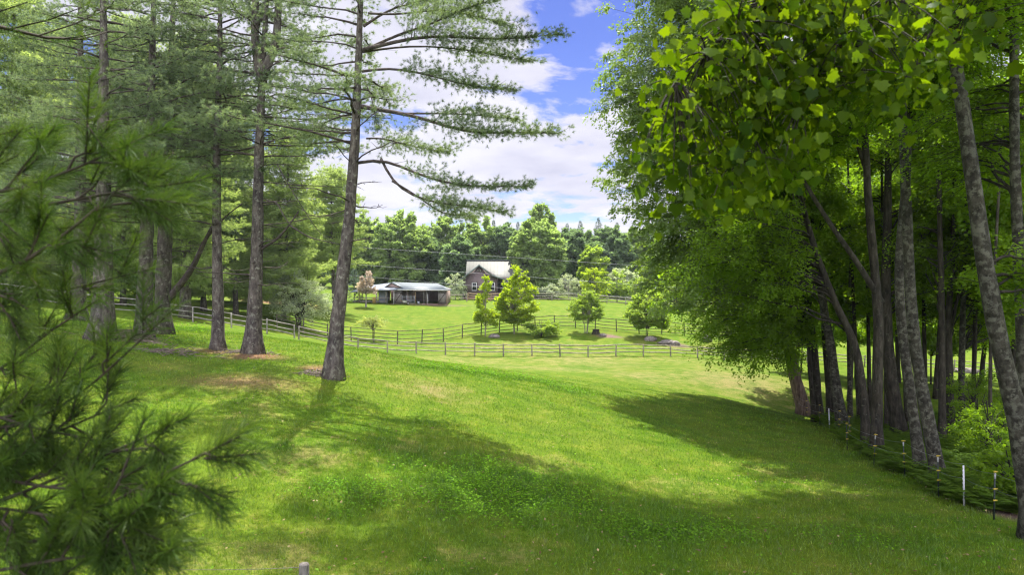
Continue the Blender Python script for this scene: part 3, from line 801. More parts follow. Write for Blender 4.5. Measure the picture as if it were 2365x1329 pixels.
def simple_tree(name, label, base, h, crown, seed, mat, trunkmat='forest_bark', dia=0.3, nlimb=40, nsec=8, nleaf=14, leaf=(0.3, 0.22), seclen=(.6, 1.5), stems=1, group=None, cat='tree', droop=.12, low=0.15, up=.15, woodsec=False, shell=.6, lean=0.0, jit=.75, sec_from=.6):
    """crown = list of (dx, dy, z centre, rx, ry, rz) above the base"""
    rng = np.random.default_rng(seed)
    base = np.asarray(base, float)
    root = thing(name, label, cat, base, group)
    tm, wood, lf = MB(), MB(), MB()
    TPs = []
    for k in range(stems):
        a = rng.uniform(0, 6.28) if stems > 1 else 0
        sp = (h * .16 if stems > 1 else 0)
        top = base + np.array([math.cos(a) * sp + lean, math.sin(a) * sp, h * .92])
        P = np.stack([base + np.array([math.cos(a), math.sin(a), 0]) * (.12 if stems > 1 else 0), base * .5 + top * .5 + np.append(rng.normal(0, .03, 2), 0) * h, top])
        TPs.append(trunk_mesh(tm, P, dia / 2 / (1 if stems == 1 else 1.6), .015, rng, 1.25, 8, 8))
    vol = np.array([c[3] * c[4] * c[5] for c in crown]); cnt = np.maximum(2, (nlimb * vol ** .67 / (vol ** .67).sum()).astype(int))
    S, E = [], []
    for c, n in zip(crown, cnt):
        e = ell_pts(base + np.array(c[:3]), c[3:], n, rng, shell)
        for q in e:
            TP = TPs[rng.integers(len(TPs))]
            zz = np.clip((q[2] - base[2]) * rng.uniform(.45, .8), h * low, h * .88) + base[2]
            S.append(np.array([np.interp(zz, TP[:, 2], TP[:, i]) for i in range(3)])); E.append(q)
    broadleaf(wood, lf, S, E, rng, leaf[0], leaf[1], nsec, nleaf, seclen, droop, max(.02, dia * .16), sec_from, woodsec, up, jit=jit)
    tm.build('trunk', M[trunkmat], root, base, smooth=True)
    wood.build('limbs', M[trunkmat], root, base)
    lf.build('crown', M[mat], root, base)
    return root

# --- the grove on the right: trunk course in photo positions at a depth, plus crown masses
GG = 'trees of the grove on the right'
def grove_tree(name, label, Y, path, w0, w1, seed, bark, crown, nlimb, mat='leaf_grove', leaf=None, nsec=11, nleaf=56, extra=(), topz=None, yslope=0.0, droop=.28, seclen=(.8, 2.0)):
    rng = np.random.default_rng(seed)
    x = (path[0][0] - CX) / F * Y
    base = np.array([x, Y, g1(x, Y)])
    root = thing(name, label, 'tree', base, GG)
    P = [base]
    for i, (px, py) in enumerate(path[1:]): P.append(W(px, py, Y + yslope * (i + 1)))
    d = unit(P[-1] - P[-2])
    if topz is None: topz = P[-1][2] + 5.0
    P.append(P[-1] + (d * .5 + np.array([0, 0, .6])) * max(1.5, topz - P[-1][2]))
    tm, wood, lf = MB(), MB(), MB()
    r0, r1 = w0 / F * Y / 2, w1 / F * Y / 2
    TP = trunk_mesh(tm, P, r0, max(.03, r1 * .45), rng, 1.65, 14, 12)
    for (ep, ew) in extra:
        EP = [W(a, b, Y + yslope * 2 + c) for (a, b, c) in ep]
        EP.append(EP[-1] + unit(EP[-1] - EP[-2]) * 3 + [0, 0, 1.0])
        tm.tube(resample(EP, 16), np.linspace(ew / F * Y / 2, .03, 16), 9, wob=.12, rng=rng)
    S, E = [], []
    vol = np.array([c[3] * c[4] * c[5] for c in crown]); cnt = np.maximum(2, (1.5 * nlimb * vol ** .67 / (vol ** .67).sum()).astype(int))
    for c, n in zip(crown, cnt):
        for q in ell_pts(c[:3], c[3:], n, rng, .3):
            if q[2] < g1(q[0], q[1]) + 0.5: continue
            dist = np.linalg.norm((TP - q)[:, :2], axis=1).min()
            zz = np.clip(q[2] - dist * rng.uniform(-.1, .7), TP[len(TP)//4, 2], TP[-3, 2])
            if q[2] - CAMZ > .42 * q[1]: zz = min(TP[-2, 2], q[2] - rng.uniform(.3, 1.5))
            S.append(np.array([np.interp(zz, TP[:, 2], TP[:, i]) for i in range(3)])); E.append(q)
    if leaf is None:
        s = 0.085 * max(1.0, (Y / 26.0) ** .8); leaf = (s * 1.35, s * .85)
    if S: broadleaf(wood, lf, S, E, rng, leaf[0], leaf[1], nsec, nleaf, seclen, droop, .055, .3, Y < 40, .12)
    tm.build('trunk', M[bark], root, base, smooth=True)
    wood.build('limbs', M['dark_bark'], root, base)
    lf.build('crown', M[mat], root, base)
    return root
def C(px, py, Y, rx, ry, rz):
    c = W(px, py, Y); return (c[0], c[1], c[2], rx, ry, rz)

# the tall birch whose drooping crown makes the left edge of the grove
grove_tree('birch_tree', 'tall birch with fine drooping leaves against the sky at the left edge of the grove', 47, [(1893,985),(1880,800),(1850,600),(1800,350),(1760,100)], 18, 12, 41, 'dark_bark',
    [C(1560,120,45,5.0,5,6.0), C(1530,400,45,4.0,4.5,4.2), C(1640,-180,46,5.5,5,6), C(1700,250,46,5,5,6), C(1600,620,46,3.6,4,3.2), C(1480,250,45,2.6,3,5.0)], 400, 'leaf_birch', (0.19, 0.12), 11, 56, topz=24, droop=.55)
grove_tree('beech_tree', 'leaning tree with a sunlit reddish trunk foot at the field end of the grove', 53, [(1860,958),(1838,880),(1815,780),(1790,650),(1760,480)], 31, 20, 42, 'red_bark',
    [C(1660,690,50,5.0,4,3.6), C(1760,800,49,3.4,3,2.4), C(1600,560,50,3.2,4,3.0), C(1720,500,51,5,4,4)], 120, 'leaf_grove', (0.17, 0.11), 9, 40, droop=.42)
grove_tree('sapling', 'thin dark straight stem right beside the reddish trunk foot', 46, [(1882,978),(1872,880),(1866,760),(1860,600),(1855,450)], 12, 8, 43, 'dark_bark',
    [C(1820,720,44,3.0,3,2.4), C(1760,600,44,4.0,3.5,3), C(1700,760,44,2.6,2.6,2)], 70, 'leaf_grove', None, 9, 38)
grove_tree('beech_tree', 'curved trunk with a knobbly burl leaning left below the low boughs', 42, [(1948,990),(1932,900),(1919,798),(1905,730),(1893,640),(1875,480)], 24, 15, 44, 'beech_bark',
    [C(1800,520,40,4.5,4,3), C(1830,330,40,5,4,4), C(1700,430,40,3.4,3,3)], 80, 'leaf_grove')
grove_tree('beech_tree', 'straight trunk half hidden behind the knobbly burl trunk', 51, [(1920,952),(1912,850),(1905,780),(1900,600)], 20, 14, 45, 'dark_bark',
    [C(1900,450,52,5,4,5), C(1950,640,54,4,4,3)], 55, 'leaf_grove')
grove_tree('sapling', 'thin greenish stem in the gap right of the knobbly burl trunk', 48, [(1964,976),(1962,860),(1960,760),(1965,600)], 12, 9, 46, 'beech_bark',
    [C(1975,500,50,3,3,3)], 22, 'leaf_grove')
grove_tree('beech_tree', 'dark trunk sweeping left as it rises in the middle of the grove', 34, [(2003,1034),(1994,900),(1975,790),(1930,705),(1886,590),(1850,460),(1820,352)], 21, 13, 47, 'dark_bark',
    [C(1740,560,34,3.0,3,2.0), C(1680,620,34,2.6,2.6,1.6), C(1880,250,33,4,4,3), C(1760,300,32,3.2,3,2.4)], 85, 'leaf_grove')
grove_tree('beech_tree', 'stout dark trunk forking high up behind the middle fence posts', 31, [(2024,1062),(2026,900),(2030,750),(2018,600),(2004,451),(2000,343),(1990,240)], 27, 19, 48, 'dark_bark',
    [C(2000,150,31,4.5,4,3), C(1900,-150,29,5,5,3.5), C(1700,-250,27,4.5,4.5,3)], 95, 'leaf_grove',
    extra=[([(2036,700,0),(1977,600,-.2),(1932,542,-.4),(1864,433,-.6),(1819,352,-.8)], 15), ([(2003,400,0),(1972,310,.2),(1950,253,.3)], 11)])
grove_tree('beech_tree', 'thick furrowed trunk set back behind the stout forking trunk', 37, [(2080,1018),(2062,900),(2050,800),(2045,700),(2050,500)], 31, 22, 49, 'dark_bark',
    [C(2050,250,39,5,4,4), C(2120,560,40,4,3,3)], 55, 'leaf_grove')
grove_tree('beech_tree', 'left trunk of the crossing lichen spotted pair by the fence posts', 26, [(2128,1090),(2103,919),(2087,798),(2075,700),(2078,540),(2100,380),(2092,250)], 25, 17, 50, 'beech_bark', topz=22.5, crown=
    [C(2080,120,26,3.4,3,2.6), (-2.2,24.0,20.6,3.6,3.4,1.8), (10.5,29,21,3.4,3,1.8)], nlimb=150, mat='leaf_grove')  # the two masses high overhead are added out of view to shade the grass
grove_tree('beech_tree', 'right trunk of the crossing lichen spotted pair by the fence posts', 24.5, [(2172,1113),(2138,954),(2115,817),(2103,700),(2095,500),(2085,300)], 31, 19, 51, 'beech_bark', topz=22, crown=
    [C(2150,60,24,3.4,3,2.4), (2.0,23.5,19.8,3.8,3.6,1.9), (2.6,28.2,21.2,4.0,3,1.8)], nlimb=150, mat='leaf_grove')  # two unseen overhead masses added for foreground shade
grove_tree('beech_tree', 'upright trunk leading the straight trio behind the shrubs', 34, [(2176,1042),(2176,900),(2175,700),(2170,500),(2166,320)], 17, 12, 52, 'dark_bark',
    [C(2180,250,36,4,4,4), C(2160,560,37,3,3,2)], 45, 'leaf_grove')
grove_tree('beech_tree', 'forking middle trunk of the straight trio behind the shrubs', 36.5, [(2196,1004),(2192,850),(2190,720),(2200,600),(2204,420)], 18, 10, 53, 'dark_bark',
    [C(2260,350,38,4,4,4), C(2250,620,40,3,3,2)], 45, 'leaf_grove', extra=[([(2192,780,0),(2205,720,.2),(2222,640,.4)], 9)])
grove_tree('beech_tree', 'right trunk of the straight trio behind the shrubs', 37.5, [(2220,1006),(2221,850),(2224,700),(2232,500)], 16, 11, 54, 'beech_bark',
    [C(2300,500,42,4,4,4), C(2330,720,44,3,3,2)], 45, 'leaf_grove')
grove_tree('birch_tree', 'large pale barked trunk leaning left near the right edge of the view', 17, [(2390,1120),(2345,935),(2310,817),(2291,700),(2270,600),(2239,361),(2212,181),(2194,45)], 46, 29, 55, 'beech_bark', topz=19.5, crown=
    [C(2250,-100,17,3,3,2), C(2330,640,17.5,1.2,1.2,.5), (5.4,20.0,17.5,3.4,3.0,1.6)], nlimb=70, mat='leaf_grove')  # last mass is unseen, added overhead to shade the near meadow
grove_tree('birch_tree', 'mottled trunk rising at the right border behind the large pale leaning trunk', 20, [(2372,1080),(2366,900),(2361,739),(2352,560),(2343,361),(2343,45)], 32, 26, 56, 'beech_bark',
    [C(2350,-60,20,3,3,2), C(2300,300,22,2.4,2.4,1.6)], 40, 'leaf_grove')
grove_tree('sapling', 'very thin dark stem above the shrub left of the large pale leaning trunk', 30, [(2287,1010),(2287,880),(2288,780),(2300,560),(2311,375),(2313,150)], 9, 7, 57, 'dark_bark',
    [C(2300,250,31,2.4,2.4,2)], 20, 'leaf_grove')
grove_tree('sapling', 'thin crooked stem between the furrowed trunk and the crossing pair', 40, [(2096,998),(2090,900),(2096,800),(2110,660)], 9, 7, 58, 'dark_bark',
    [C(2120,560,42,2.4,2.4,2)], 18, 'leaf_grove')
for (px, Y, w, tx, sd, lab) in [
    (1986, 44, 11, 1962, 181, 'slim dark stem left of the dark sweeping trunk'),
    (2050, 40, 13, 2038, 182, 'slim dark stem between the stout forking trunk and the furrowed trunk'),
    (2140, 42, 11, 2128, 183, 'slim dark stem seen between the crossing pair and the trio'),
    (2246, 38, 12, 2258, 184, 'slim dark stem just right of the straight trunk trio'),
    (2010, 48, 10, 2000, 185, 'very slim far stem behind the stout forking trunk')]:
    b = (px - CX) / F * Y; zb = g1(b, Y); pyb = CY + (CAMZ - zb) / Y * F
    grove_tree('sapling', lab, Y, [(px, pyb), (px * .7 + tx * .3, 860), (px * .4 + tx * .6, 700), (tx, 520)], w, w * .7, sd, 'dark_bark', [C(tx, 480, Y + 2, 2.6, 2.6, 2.2), C(px, 700, Y + 1, 1.6, 1.6, .9)], 26, 'leaf_grove')
# taller trees standing in the back of the grove
for (px, Y, h, cr, sd, lab, mt) in [
    (1835, 62, 27, 5.5, 161, 'tall tree at the back left of the grove behind the reddish trunk foot', 'leaf_fresh'),
    (1962, 57, 28, 5.5, 162, 'tall tree at the back of the grove behind the sweeping dark trunk', 'leaf_bright'),
    (2075, 63, 29, 5.5, 163, 'tall tree at the back of the grove behind the furrowed trunk', 'leaf_bright'),
    (2160, 56, 28, 5.5, 164, 'tall tree at the back of the grove behind the crossing pair', 'leaf_fresh'),
    (2265, 60, 28, 5.5, 165, 'tall tree at the back of the grove right of the trunk trio', 'leaf_bright'),
    (2350, 54, 27, 5.5, 166, 'tall tree at the back of the grove behind the large leaning trunk', 'leaf_bright'),
    (2450, 50, 26, 5.5, 167, 'tall tree at the back right, mostly beyond the right border', 'leaf_bright'),
    (2440, 34, 22, 5.0, 168, 'leafy tree whose crown fills the upper right corner', 'leaf_grove')]:
    x = (px - CX) / F * Y
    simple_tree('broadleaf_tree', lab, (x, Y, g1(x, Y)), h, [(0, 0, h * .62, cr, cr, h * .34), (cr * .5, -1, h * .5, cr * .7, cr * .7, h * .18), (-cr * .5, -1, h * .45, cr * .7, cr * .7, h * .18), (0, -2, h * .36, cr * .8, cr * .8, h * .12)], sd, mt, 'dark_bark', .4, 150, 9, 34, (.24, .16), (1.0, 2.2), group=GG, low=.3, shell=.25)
for (px, Y, h, cr, sd, lab) in [
    (1850, 70, 8.0, 3.2, 171, 'low bright tree seen behind the thin stem at the field end of the grove'),
    (1975, 66, 9.0, 3.4, 172, 'leafy young tree in the gap left of the stout forking trunk'),
    (2095, 70, 9.5, 3.6, 173, 'sunlit young tree in the gap between the furrowed trunk and the crossing pair'),
    (2150, 62, 8.0, 3.0, 174, 'leafy young tree glimpsed between the crossing pair and the trio'),
    (2250, 66, 9.5, 3.6, 175, 'sunlit young tree in the gap right of the straight trunk trio'),
    (2330, 58, 8.5, 3.2, 176, 'leafy young tree behind the large pale leaning trunk')]:
    x = (px - CX) / F * Y
    simple_tree('young_tree', lab, (x, Y, g1(x, Y)), h, [(0, 0, h * .66, cr, cr * .9, h * .30), (cr * .4, -.5, h * .48, cr * .7, cr * .7, h * .14)], sd, 'leaf_bright', 'dark_bark', .16, 70, 9, 26, (.24, .16), (.7, 1.5), group='young trees behind the grove stems', low=.3, droop=.2)
# sunlit trees behind the grove
for (px, Y, h, cr, sd, lab, mt) in [
    (1760, 118, 24, 6.0, 61, 'sunlit round tree just showing behind the left side of the grove', 'leaf_fresh'),
    (1930, 122, 27, 7.0, 62, 'yellow green tree behind the dark sweeping trunk', 'leaf_forest'),
    (2080, 116, 27, 7.0, 63, 'bright tree filling the gap behind the crossing trunk pair', 'leaf_fresh'),
    (2230, 112, 27, 7.0, 64, 'bright leafy tree behind the straight trunk trio', 'leaf_forest'),
    (2370, 108, 27, 7.0, 65, 'sunlit leafy tree behind the right border trunks', 'leaf_fresh'),
    (2480, 60, 18, 6.5, 66, 'shaded green tree beyond the right border of the view', 'leaf_grove'),
    (2560, 95, 22, 7.0, 67, 'mid green tree far off beyond the right border', 'leaf_grove')]:
    x = (px - CX) / F * Y
    simple_tree('broadleaf_tree', lab, (x, Y, g1(x, Y)), h, [(0, 0, h * .58, cr, cr, h * .38), (cr * .4, -1, h * .42, cr * .7, cr * .7, h * .2), (-cr * .4, -1, h * .45, cr * .7, cr * .7, h * .2)], sd, mt, 'dark_bark', .45, 80, 8, 26, (.30, .20), (1.0, 2.2), group='trees behind the grove', low=.25)

# ------------------------------------------------------------------ young trees on the bank, shrubs by the house
def gp(px, py): return G(px, py)
def gxy(px, Y):
    x = (px - CX) / F * Y; return np.array([x, Y, g1(x, Y)])
YG = 'young trees on the bank by the rail fence'
simple_tree('young_tree', 'narrow young tree with a thin pointed top, leftmost on the bank', gxy(1121, 84.5), 7.0, [(0,0,2.4,1.35,1.3,1.0),(-.3,0,4.2,.75,.7,1.2),(.1,0,6.0,.45,.45,1.2),(1.0,0,2.0,.9,.8,.7)], 71, 'leaf_yellow', 'pale_bark', .14, 60, 8, 17, (.20,.14), (.3,.75), group=YG, droop=.05, up=.3, low=.12)
simple_tree('young_tree', 'tallest young tree on the bank, bright yellow green with a full pointed crown', gxy(1188, 86.5), 8.0, [(.3,0,3.3,2.7,2.4,2.0),(.5,0,5.2,2.1,1.9,1.7),(.4,0,7.0,1.0,1.0,1.2),(-.2,0,2.3,1.9,1.6,1.0)], 72, 'leaf_yellow', 'pale_bark', .2, 130, 9, 22, (.22,.15), (.35,.9), group=YG, droop=.05, up=.3, low=.15)
simple_tree('shrub', 'low spreading shrub on the bank right of the tallest young tree', gxy(1252, 85), 2.3, [(0,0,1.1,2.2,1.6,.95),(.9,-.2,.7,1.4,1.2,.6)], 73, 'leaf_fresh', 'forest_bark', .1, 60, 7, 16, (.18,.12), (.3,.7), stems=3, group=YG, cat='shrub', low=.05, shell=.3)
simple_tree('young_tree', 'vase shaped young tree with several stems beside a stump', gxy(1354, 87.5), 5.6, [(0,0,3.0,2.3,2.0,1.5),(.2,0,4.3,1.4,1.3,1.0),(-1.0,0,2.6,1.3,1.2,.9)], 74, 'leaf_fresh', 'pale_bark', .16, 90, 8, 17, (.19,.13), (.35,.85), stems=4, group=YG, low=.2, up=.25)
simple_tree('young_tree', 'round crowned young tree on the bank nearest the grove', gxy(1492, 86), 5.9, [(.2,0,3.0,2.7,2.3,1.9),(.2,0,4.5,1.7,1.5,1.2),(1.2,0,1.9,1.6,1.4,1.0)], 75, 'leaf_fresh', 'forest_bark', .16, 130, 9, 22, (.20,.14), (.35,.9), stems=2, group=YG, low=.2, up=.25)
simple_tree('young_tree', 'little feathery yellow green tree growing through the lower rail fence', gxy(861, 81), 2.9, [(0,0,2.1,1.7,1.4,.55),(-.2,0,2.5,1.0,.9,.4)], 76, 'leaf_feather', 'forest_bark', .07, 40, 7, 14, (.15,.06), (.3,.7), group=YG, low=.4, up=.3, droop=.25, shell=.2)
HG = 'garden trees around the house and barn'
simple_tree('garden_tree', 'small dry tree with pinkish leaves and pale trunk in front of the barn', gxy(845, 105), 5.3, [(0,0,2.9,1.5,1.3,.8),(0,0,4.0,.95,.9,.7),(.2,0,4.9,.5,.5,.5),(.7,0,2.3,1.1,.9,.35)], 77, 'leaf_pink', 'pale_bark', .26, 52, 6, 14, (.22,.15), (.3,.7), group=HG, low=.35, up=.1)
simple_tree('garden_tree', 'pale weeping tree between the barn and the house', gxy(1052, 123), 4.8, [(0,0,3.2,1.9,1.6,1.3),(.2,0,2.0,1.9,1.5,1.2)], 78, 'leaf_silver', 'forest_bark', .14, 46, 6, 16, (.22,.12), (.4,1.0), group=HG, droop=.9, low=.4)
simple_tree('garden_tree', 'small silvery grey tree right of the round maple', gxy(1312, 126), 4.4, [(0,0,2.7,1.7,1.5,1.7)], 79, 'leaf_silver', 'pale_bark', .14, 40, 6, 9, (.20,.12), (.4,1.0), group=HG, low=.25)
for (px, Y, h, r, sd, lab, mt) in [
    (1372, 124, 6.0, 2.5, 80, 'bright orchard tree behind the upper fence with orange tipped top', 'leaf_yellow'),
    (1425, 126, 5.4, 2.6, 81, 'fresh green orchard tree behind the upper fence, next to the grove edge', 'leaf_fresh'),
    (1335, 127, 3.6, 2.0, 82, 'low pale bush behind the upper fence below the silvery grey tree', 'leaf_silver'),
    (1270, 126, 2.6, 2.2, 83, 'low hedge bush at the foot of the round maple', 'leaf_silver'),
    (1480, 124, 5.0, 2.6, 84, 'green orchard tree almost hidden by the drooping grove leaves', 'leaf_fresh'),
    (1560, 120, 5.6, 3.0, 85, 'orchard tree on the hill glimpsed through the grove edge', 'leaf_fresh'),
    (1660, 118, 6.5, 3.2, 86, 'hillside tree glimpsed behind the low grove boughs', 'leaf_yellow')]:
    simple_tree('garden_tree', lab, gxy(px, Y), h, [(0,0,h*.55,r,r*.9,h*.42),(r*.4,0,h*.35,r*.7,r*.7,h*.25)], sd, mt, 'forest_bark', .16, 60, 7, 15, (.26,.17), (.4,1.0), group=HG, low=.12, cat='tree')
simple_tree('willow_tree', 'silvery grey green spreading tree beyond the fence left of the nearest pine', gxy(690, 78), 6.6, [(0,0,3.4,3.4,3.0,2.3),(-1.4,0,4.8,2.4,2.2,1.6),(1.4,0,2.6,2.3,2,1.5)], 87, 'leaf_silver', 'forest_bark', .3, 130, 8, 18, (.22,.075), (.6,1.4), stems=3, droop=.4, low=.15)

# ------------------------------------------------------------------ forest on the hilltop
FG = 'forest trees on the hilltop behind the house'
def forest(px, Y, top_py, wpx, seed, mat, label, lobes=3, fill=17):
    b = gxy(px, Y)
    h = CAMZ - (top_py - CY) / F * Y - b[2]
    r = wpx / F * Y / 2
    rng = np.random.default_rng(seed + 900)
    cr = [(0, 0, h * .53, r, r, h * .46), (0, -r * .4, h * .2, r * .8, r * .5, h * .16)]
    for k in range(lobes):
        a = rng.uniform(0, 6.28); s = rng.uniform(.35, .6)
        cr.append((math.cos(a) * r * s, math.sin(a) * r * s, h * rng.uniform(.4, .78), r * rng.uniform(.4, .6), r * .5, h * rng.uniform(.12, .2)))
    simple_tree('forest_tree', label, b, h, cr, seed, mat, 'forest_bark', .45, int(100 + r * fill * 1.3), 11, 26, (.48, .36), (.7, 1.5), group=FG, low=.15)
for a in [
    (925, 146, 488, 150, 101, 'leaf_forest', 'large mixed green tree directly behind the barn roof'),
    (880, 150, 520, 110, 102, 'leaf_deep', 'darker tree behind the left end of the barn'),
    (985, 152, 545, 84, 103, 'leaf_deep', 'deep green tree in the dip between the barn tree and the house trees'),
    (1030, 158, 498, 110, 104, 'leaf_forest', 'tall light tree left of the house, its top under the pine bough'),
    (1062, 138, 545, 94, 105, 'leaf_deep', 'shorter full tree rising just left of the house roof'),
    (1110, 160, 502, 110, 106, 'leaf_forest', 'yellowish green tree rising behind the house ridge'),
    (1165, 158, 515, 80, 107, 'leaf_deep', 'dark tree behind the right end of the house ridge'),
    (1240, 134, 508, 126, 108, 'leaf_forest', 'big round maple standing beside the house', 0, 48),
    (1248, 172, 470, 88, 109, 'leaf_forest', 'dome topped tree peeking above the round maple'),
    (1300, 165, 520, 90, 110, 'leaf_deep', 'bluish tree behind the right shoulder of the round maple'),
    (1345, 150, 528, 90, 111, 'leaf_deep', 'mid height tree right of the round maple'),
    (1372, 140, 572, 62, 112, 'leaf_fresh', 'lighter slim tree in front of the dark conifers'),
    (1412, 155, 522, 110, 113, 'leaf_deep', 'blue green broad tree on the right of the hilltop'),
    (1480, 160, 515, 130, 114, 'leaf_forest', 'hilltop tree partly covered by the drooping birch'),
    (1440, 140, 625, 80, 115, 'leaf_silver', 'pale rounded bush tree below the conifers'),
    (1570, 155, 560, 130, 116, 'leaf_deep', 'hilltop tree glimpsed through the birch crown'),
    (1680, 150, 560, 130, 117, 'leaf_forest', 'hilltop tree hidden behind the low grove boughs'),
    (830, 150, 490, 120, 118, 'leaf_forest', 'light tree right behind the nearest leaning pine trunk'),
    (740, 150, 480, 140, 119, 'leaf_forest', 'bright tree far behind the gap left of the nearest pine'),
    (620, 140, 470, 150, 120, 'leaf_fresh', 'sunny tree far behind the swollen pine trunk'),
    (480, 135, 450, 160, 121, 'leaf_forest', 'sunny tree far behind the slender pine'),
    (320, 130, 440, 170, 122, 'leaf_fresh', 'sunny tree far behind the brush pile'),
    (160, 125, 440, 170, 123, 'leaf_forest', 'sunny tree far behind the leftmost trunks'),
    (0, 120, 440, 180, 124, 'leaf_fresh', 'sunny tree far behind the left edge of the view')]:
    forest(*a)

def conifer(name, label, b, h, r, seed, mat, group):
    rng = np.random.default_rng(seed)
    root = thing(name, label, 'conifer', b, group)
    tm, lf = MB(), MB()
    trunk_mesh(tm, [b, b + [0, 0, h * .5], b + [0, 0, h]], max(.06, h * .012), .01, rng, 1.2, 6, 6)
    n = int(900 * max(1, h / 6)); t = rng.uniform(.04, 1, n) ** .85
    layer = .5 + .5 * np.sin(t * h * 3.2)
    rad = r * (1 - t) ** .95 * (0.55 + .45 * layer) * rng.uniform(.35, 1.05, n) + .05
    a = rng.uniform(0, 6.28, n)
    Cc = b + np.stack([np.cos(a) * rad, np.sin(a) * rad, t * h - rad * .22], 1)
    ax = unit(np.stack([np.cos(a), np.sin(a), rng.normal(-.25, .25, n)], 1)); nm = unit(np.stack([rng.normal(0, .4, n), rng.normal(0, .4, n), np.ones(n)], 1))
    ln = (.25 + .05 * h) * (1 - .7 * t) * rng.uniform(.6, 1.1, n)
    v, q = quads_leaf(Cc, ax, nm, ln, ln * .45)
    lf.add(v, q=q, rnd=np.repeat(rng.random(n), 4))
    tm.build('trunk', M['forest_bark'], root, b, smooth=True); lf.build('crown', M[mat], root, b)
conifer('spruce_tree', 'small blue spruce at the left end of the barn', gxy(818, 112), 5.8, 1.9, 131, 'leaf_spruce', None)
for i, (px, Y, tp, r, lab) in enumerate([
    (1196, 178, 512, 3.0, 'slim bluish conifer left of the dome topped tree'), (1310, 176, 516, 4.4, 'dark conifer right of the dome topped tree'),
    (1340, 172, 510, 4.4, 'pointed conifer on the skyline, second right of the dome topped tree'), (1382, 168, 503, 4.6, 'tallest dark conifer on the skyline near the birch'),
    (1425, 172, 514, 4.4, 'conifer on the skyline just left of the birch leaves'), (1465, 165, 510, 4.4, 'skyline conifer behind the lowest birch leaves'),
    (1400, 150, 560, 2.6, 'shorter blue green conifer in front of the skyline conifers'), (955, 170, 500, 2.4, 'slim pointed conifer in the dip right of the barn tree'),
    (1140, 172, 508, 3.0, 'bluish conifer behind the house ridge')]):
    b = gxy(px, Y); h = CAMZ - (tp - CY) / F * Y - b[2]
    conifer('conifer_tree', lab, b, h, r * 1.5, 140 + i, 'leaf_spruce', 'conifers on the hilltop skyline')
def build_wood():
    rng = np.random.default_rng(155)
    mb = MB()
    n = 26000
    x = rng.uniform(-150, 150, n); y = rng.uniform(178, 215, n)
    hmax = 9.5 + 2.5 * np.sin(x * .11) + 1.5 * np.sin(x * .29 + 1) + 0.03 * np.maximum(0, -x)
    z = gz(x, y) + hmax * rng.uniform(0, 1, n) ** .6
    d = unit(rng.normal(size=(n, 3))); nm = unit(rng.normal(size=(n, 3)) + [0, -.5, .8])
    ln = rng.uniform(.7, 1.5, n)
    v, q = quads_leaf(np.stack([x, y, z], 1), d, nm, ln, ln * .7)
    mb.add(v, q=q, rnd=np.repeat(rng.random(n), 4))
    tag(mb.build('far_wood', M['leaf_deep']), 'far off dark wood closing the hilltop behind all other trees', 'wood', kind='stuff')
build_wood()

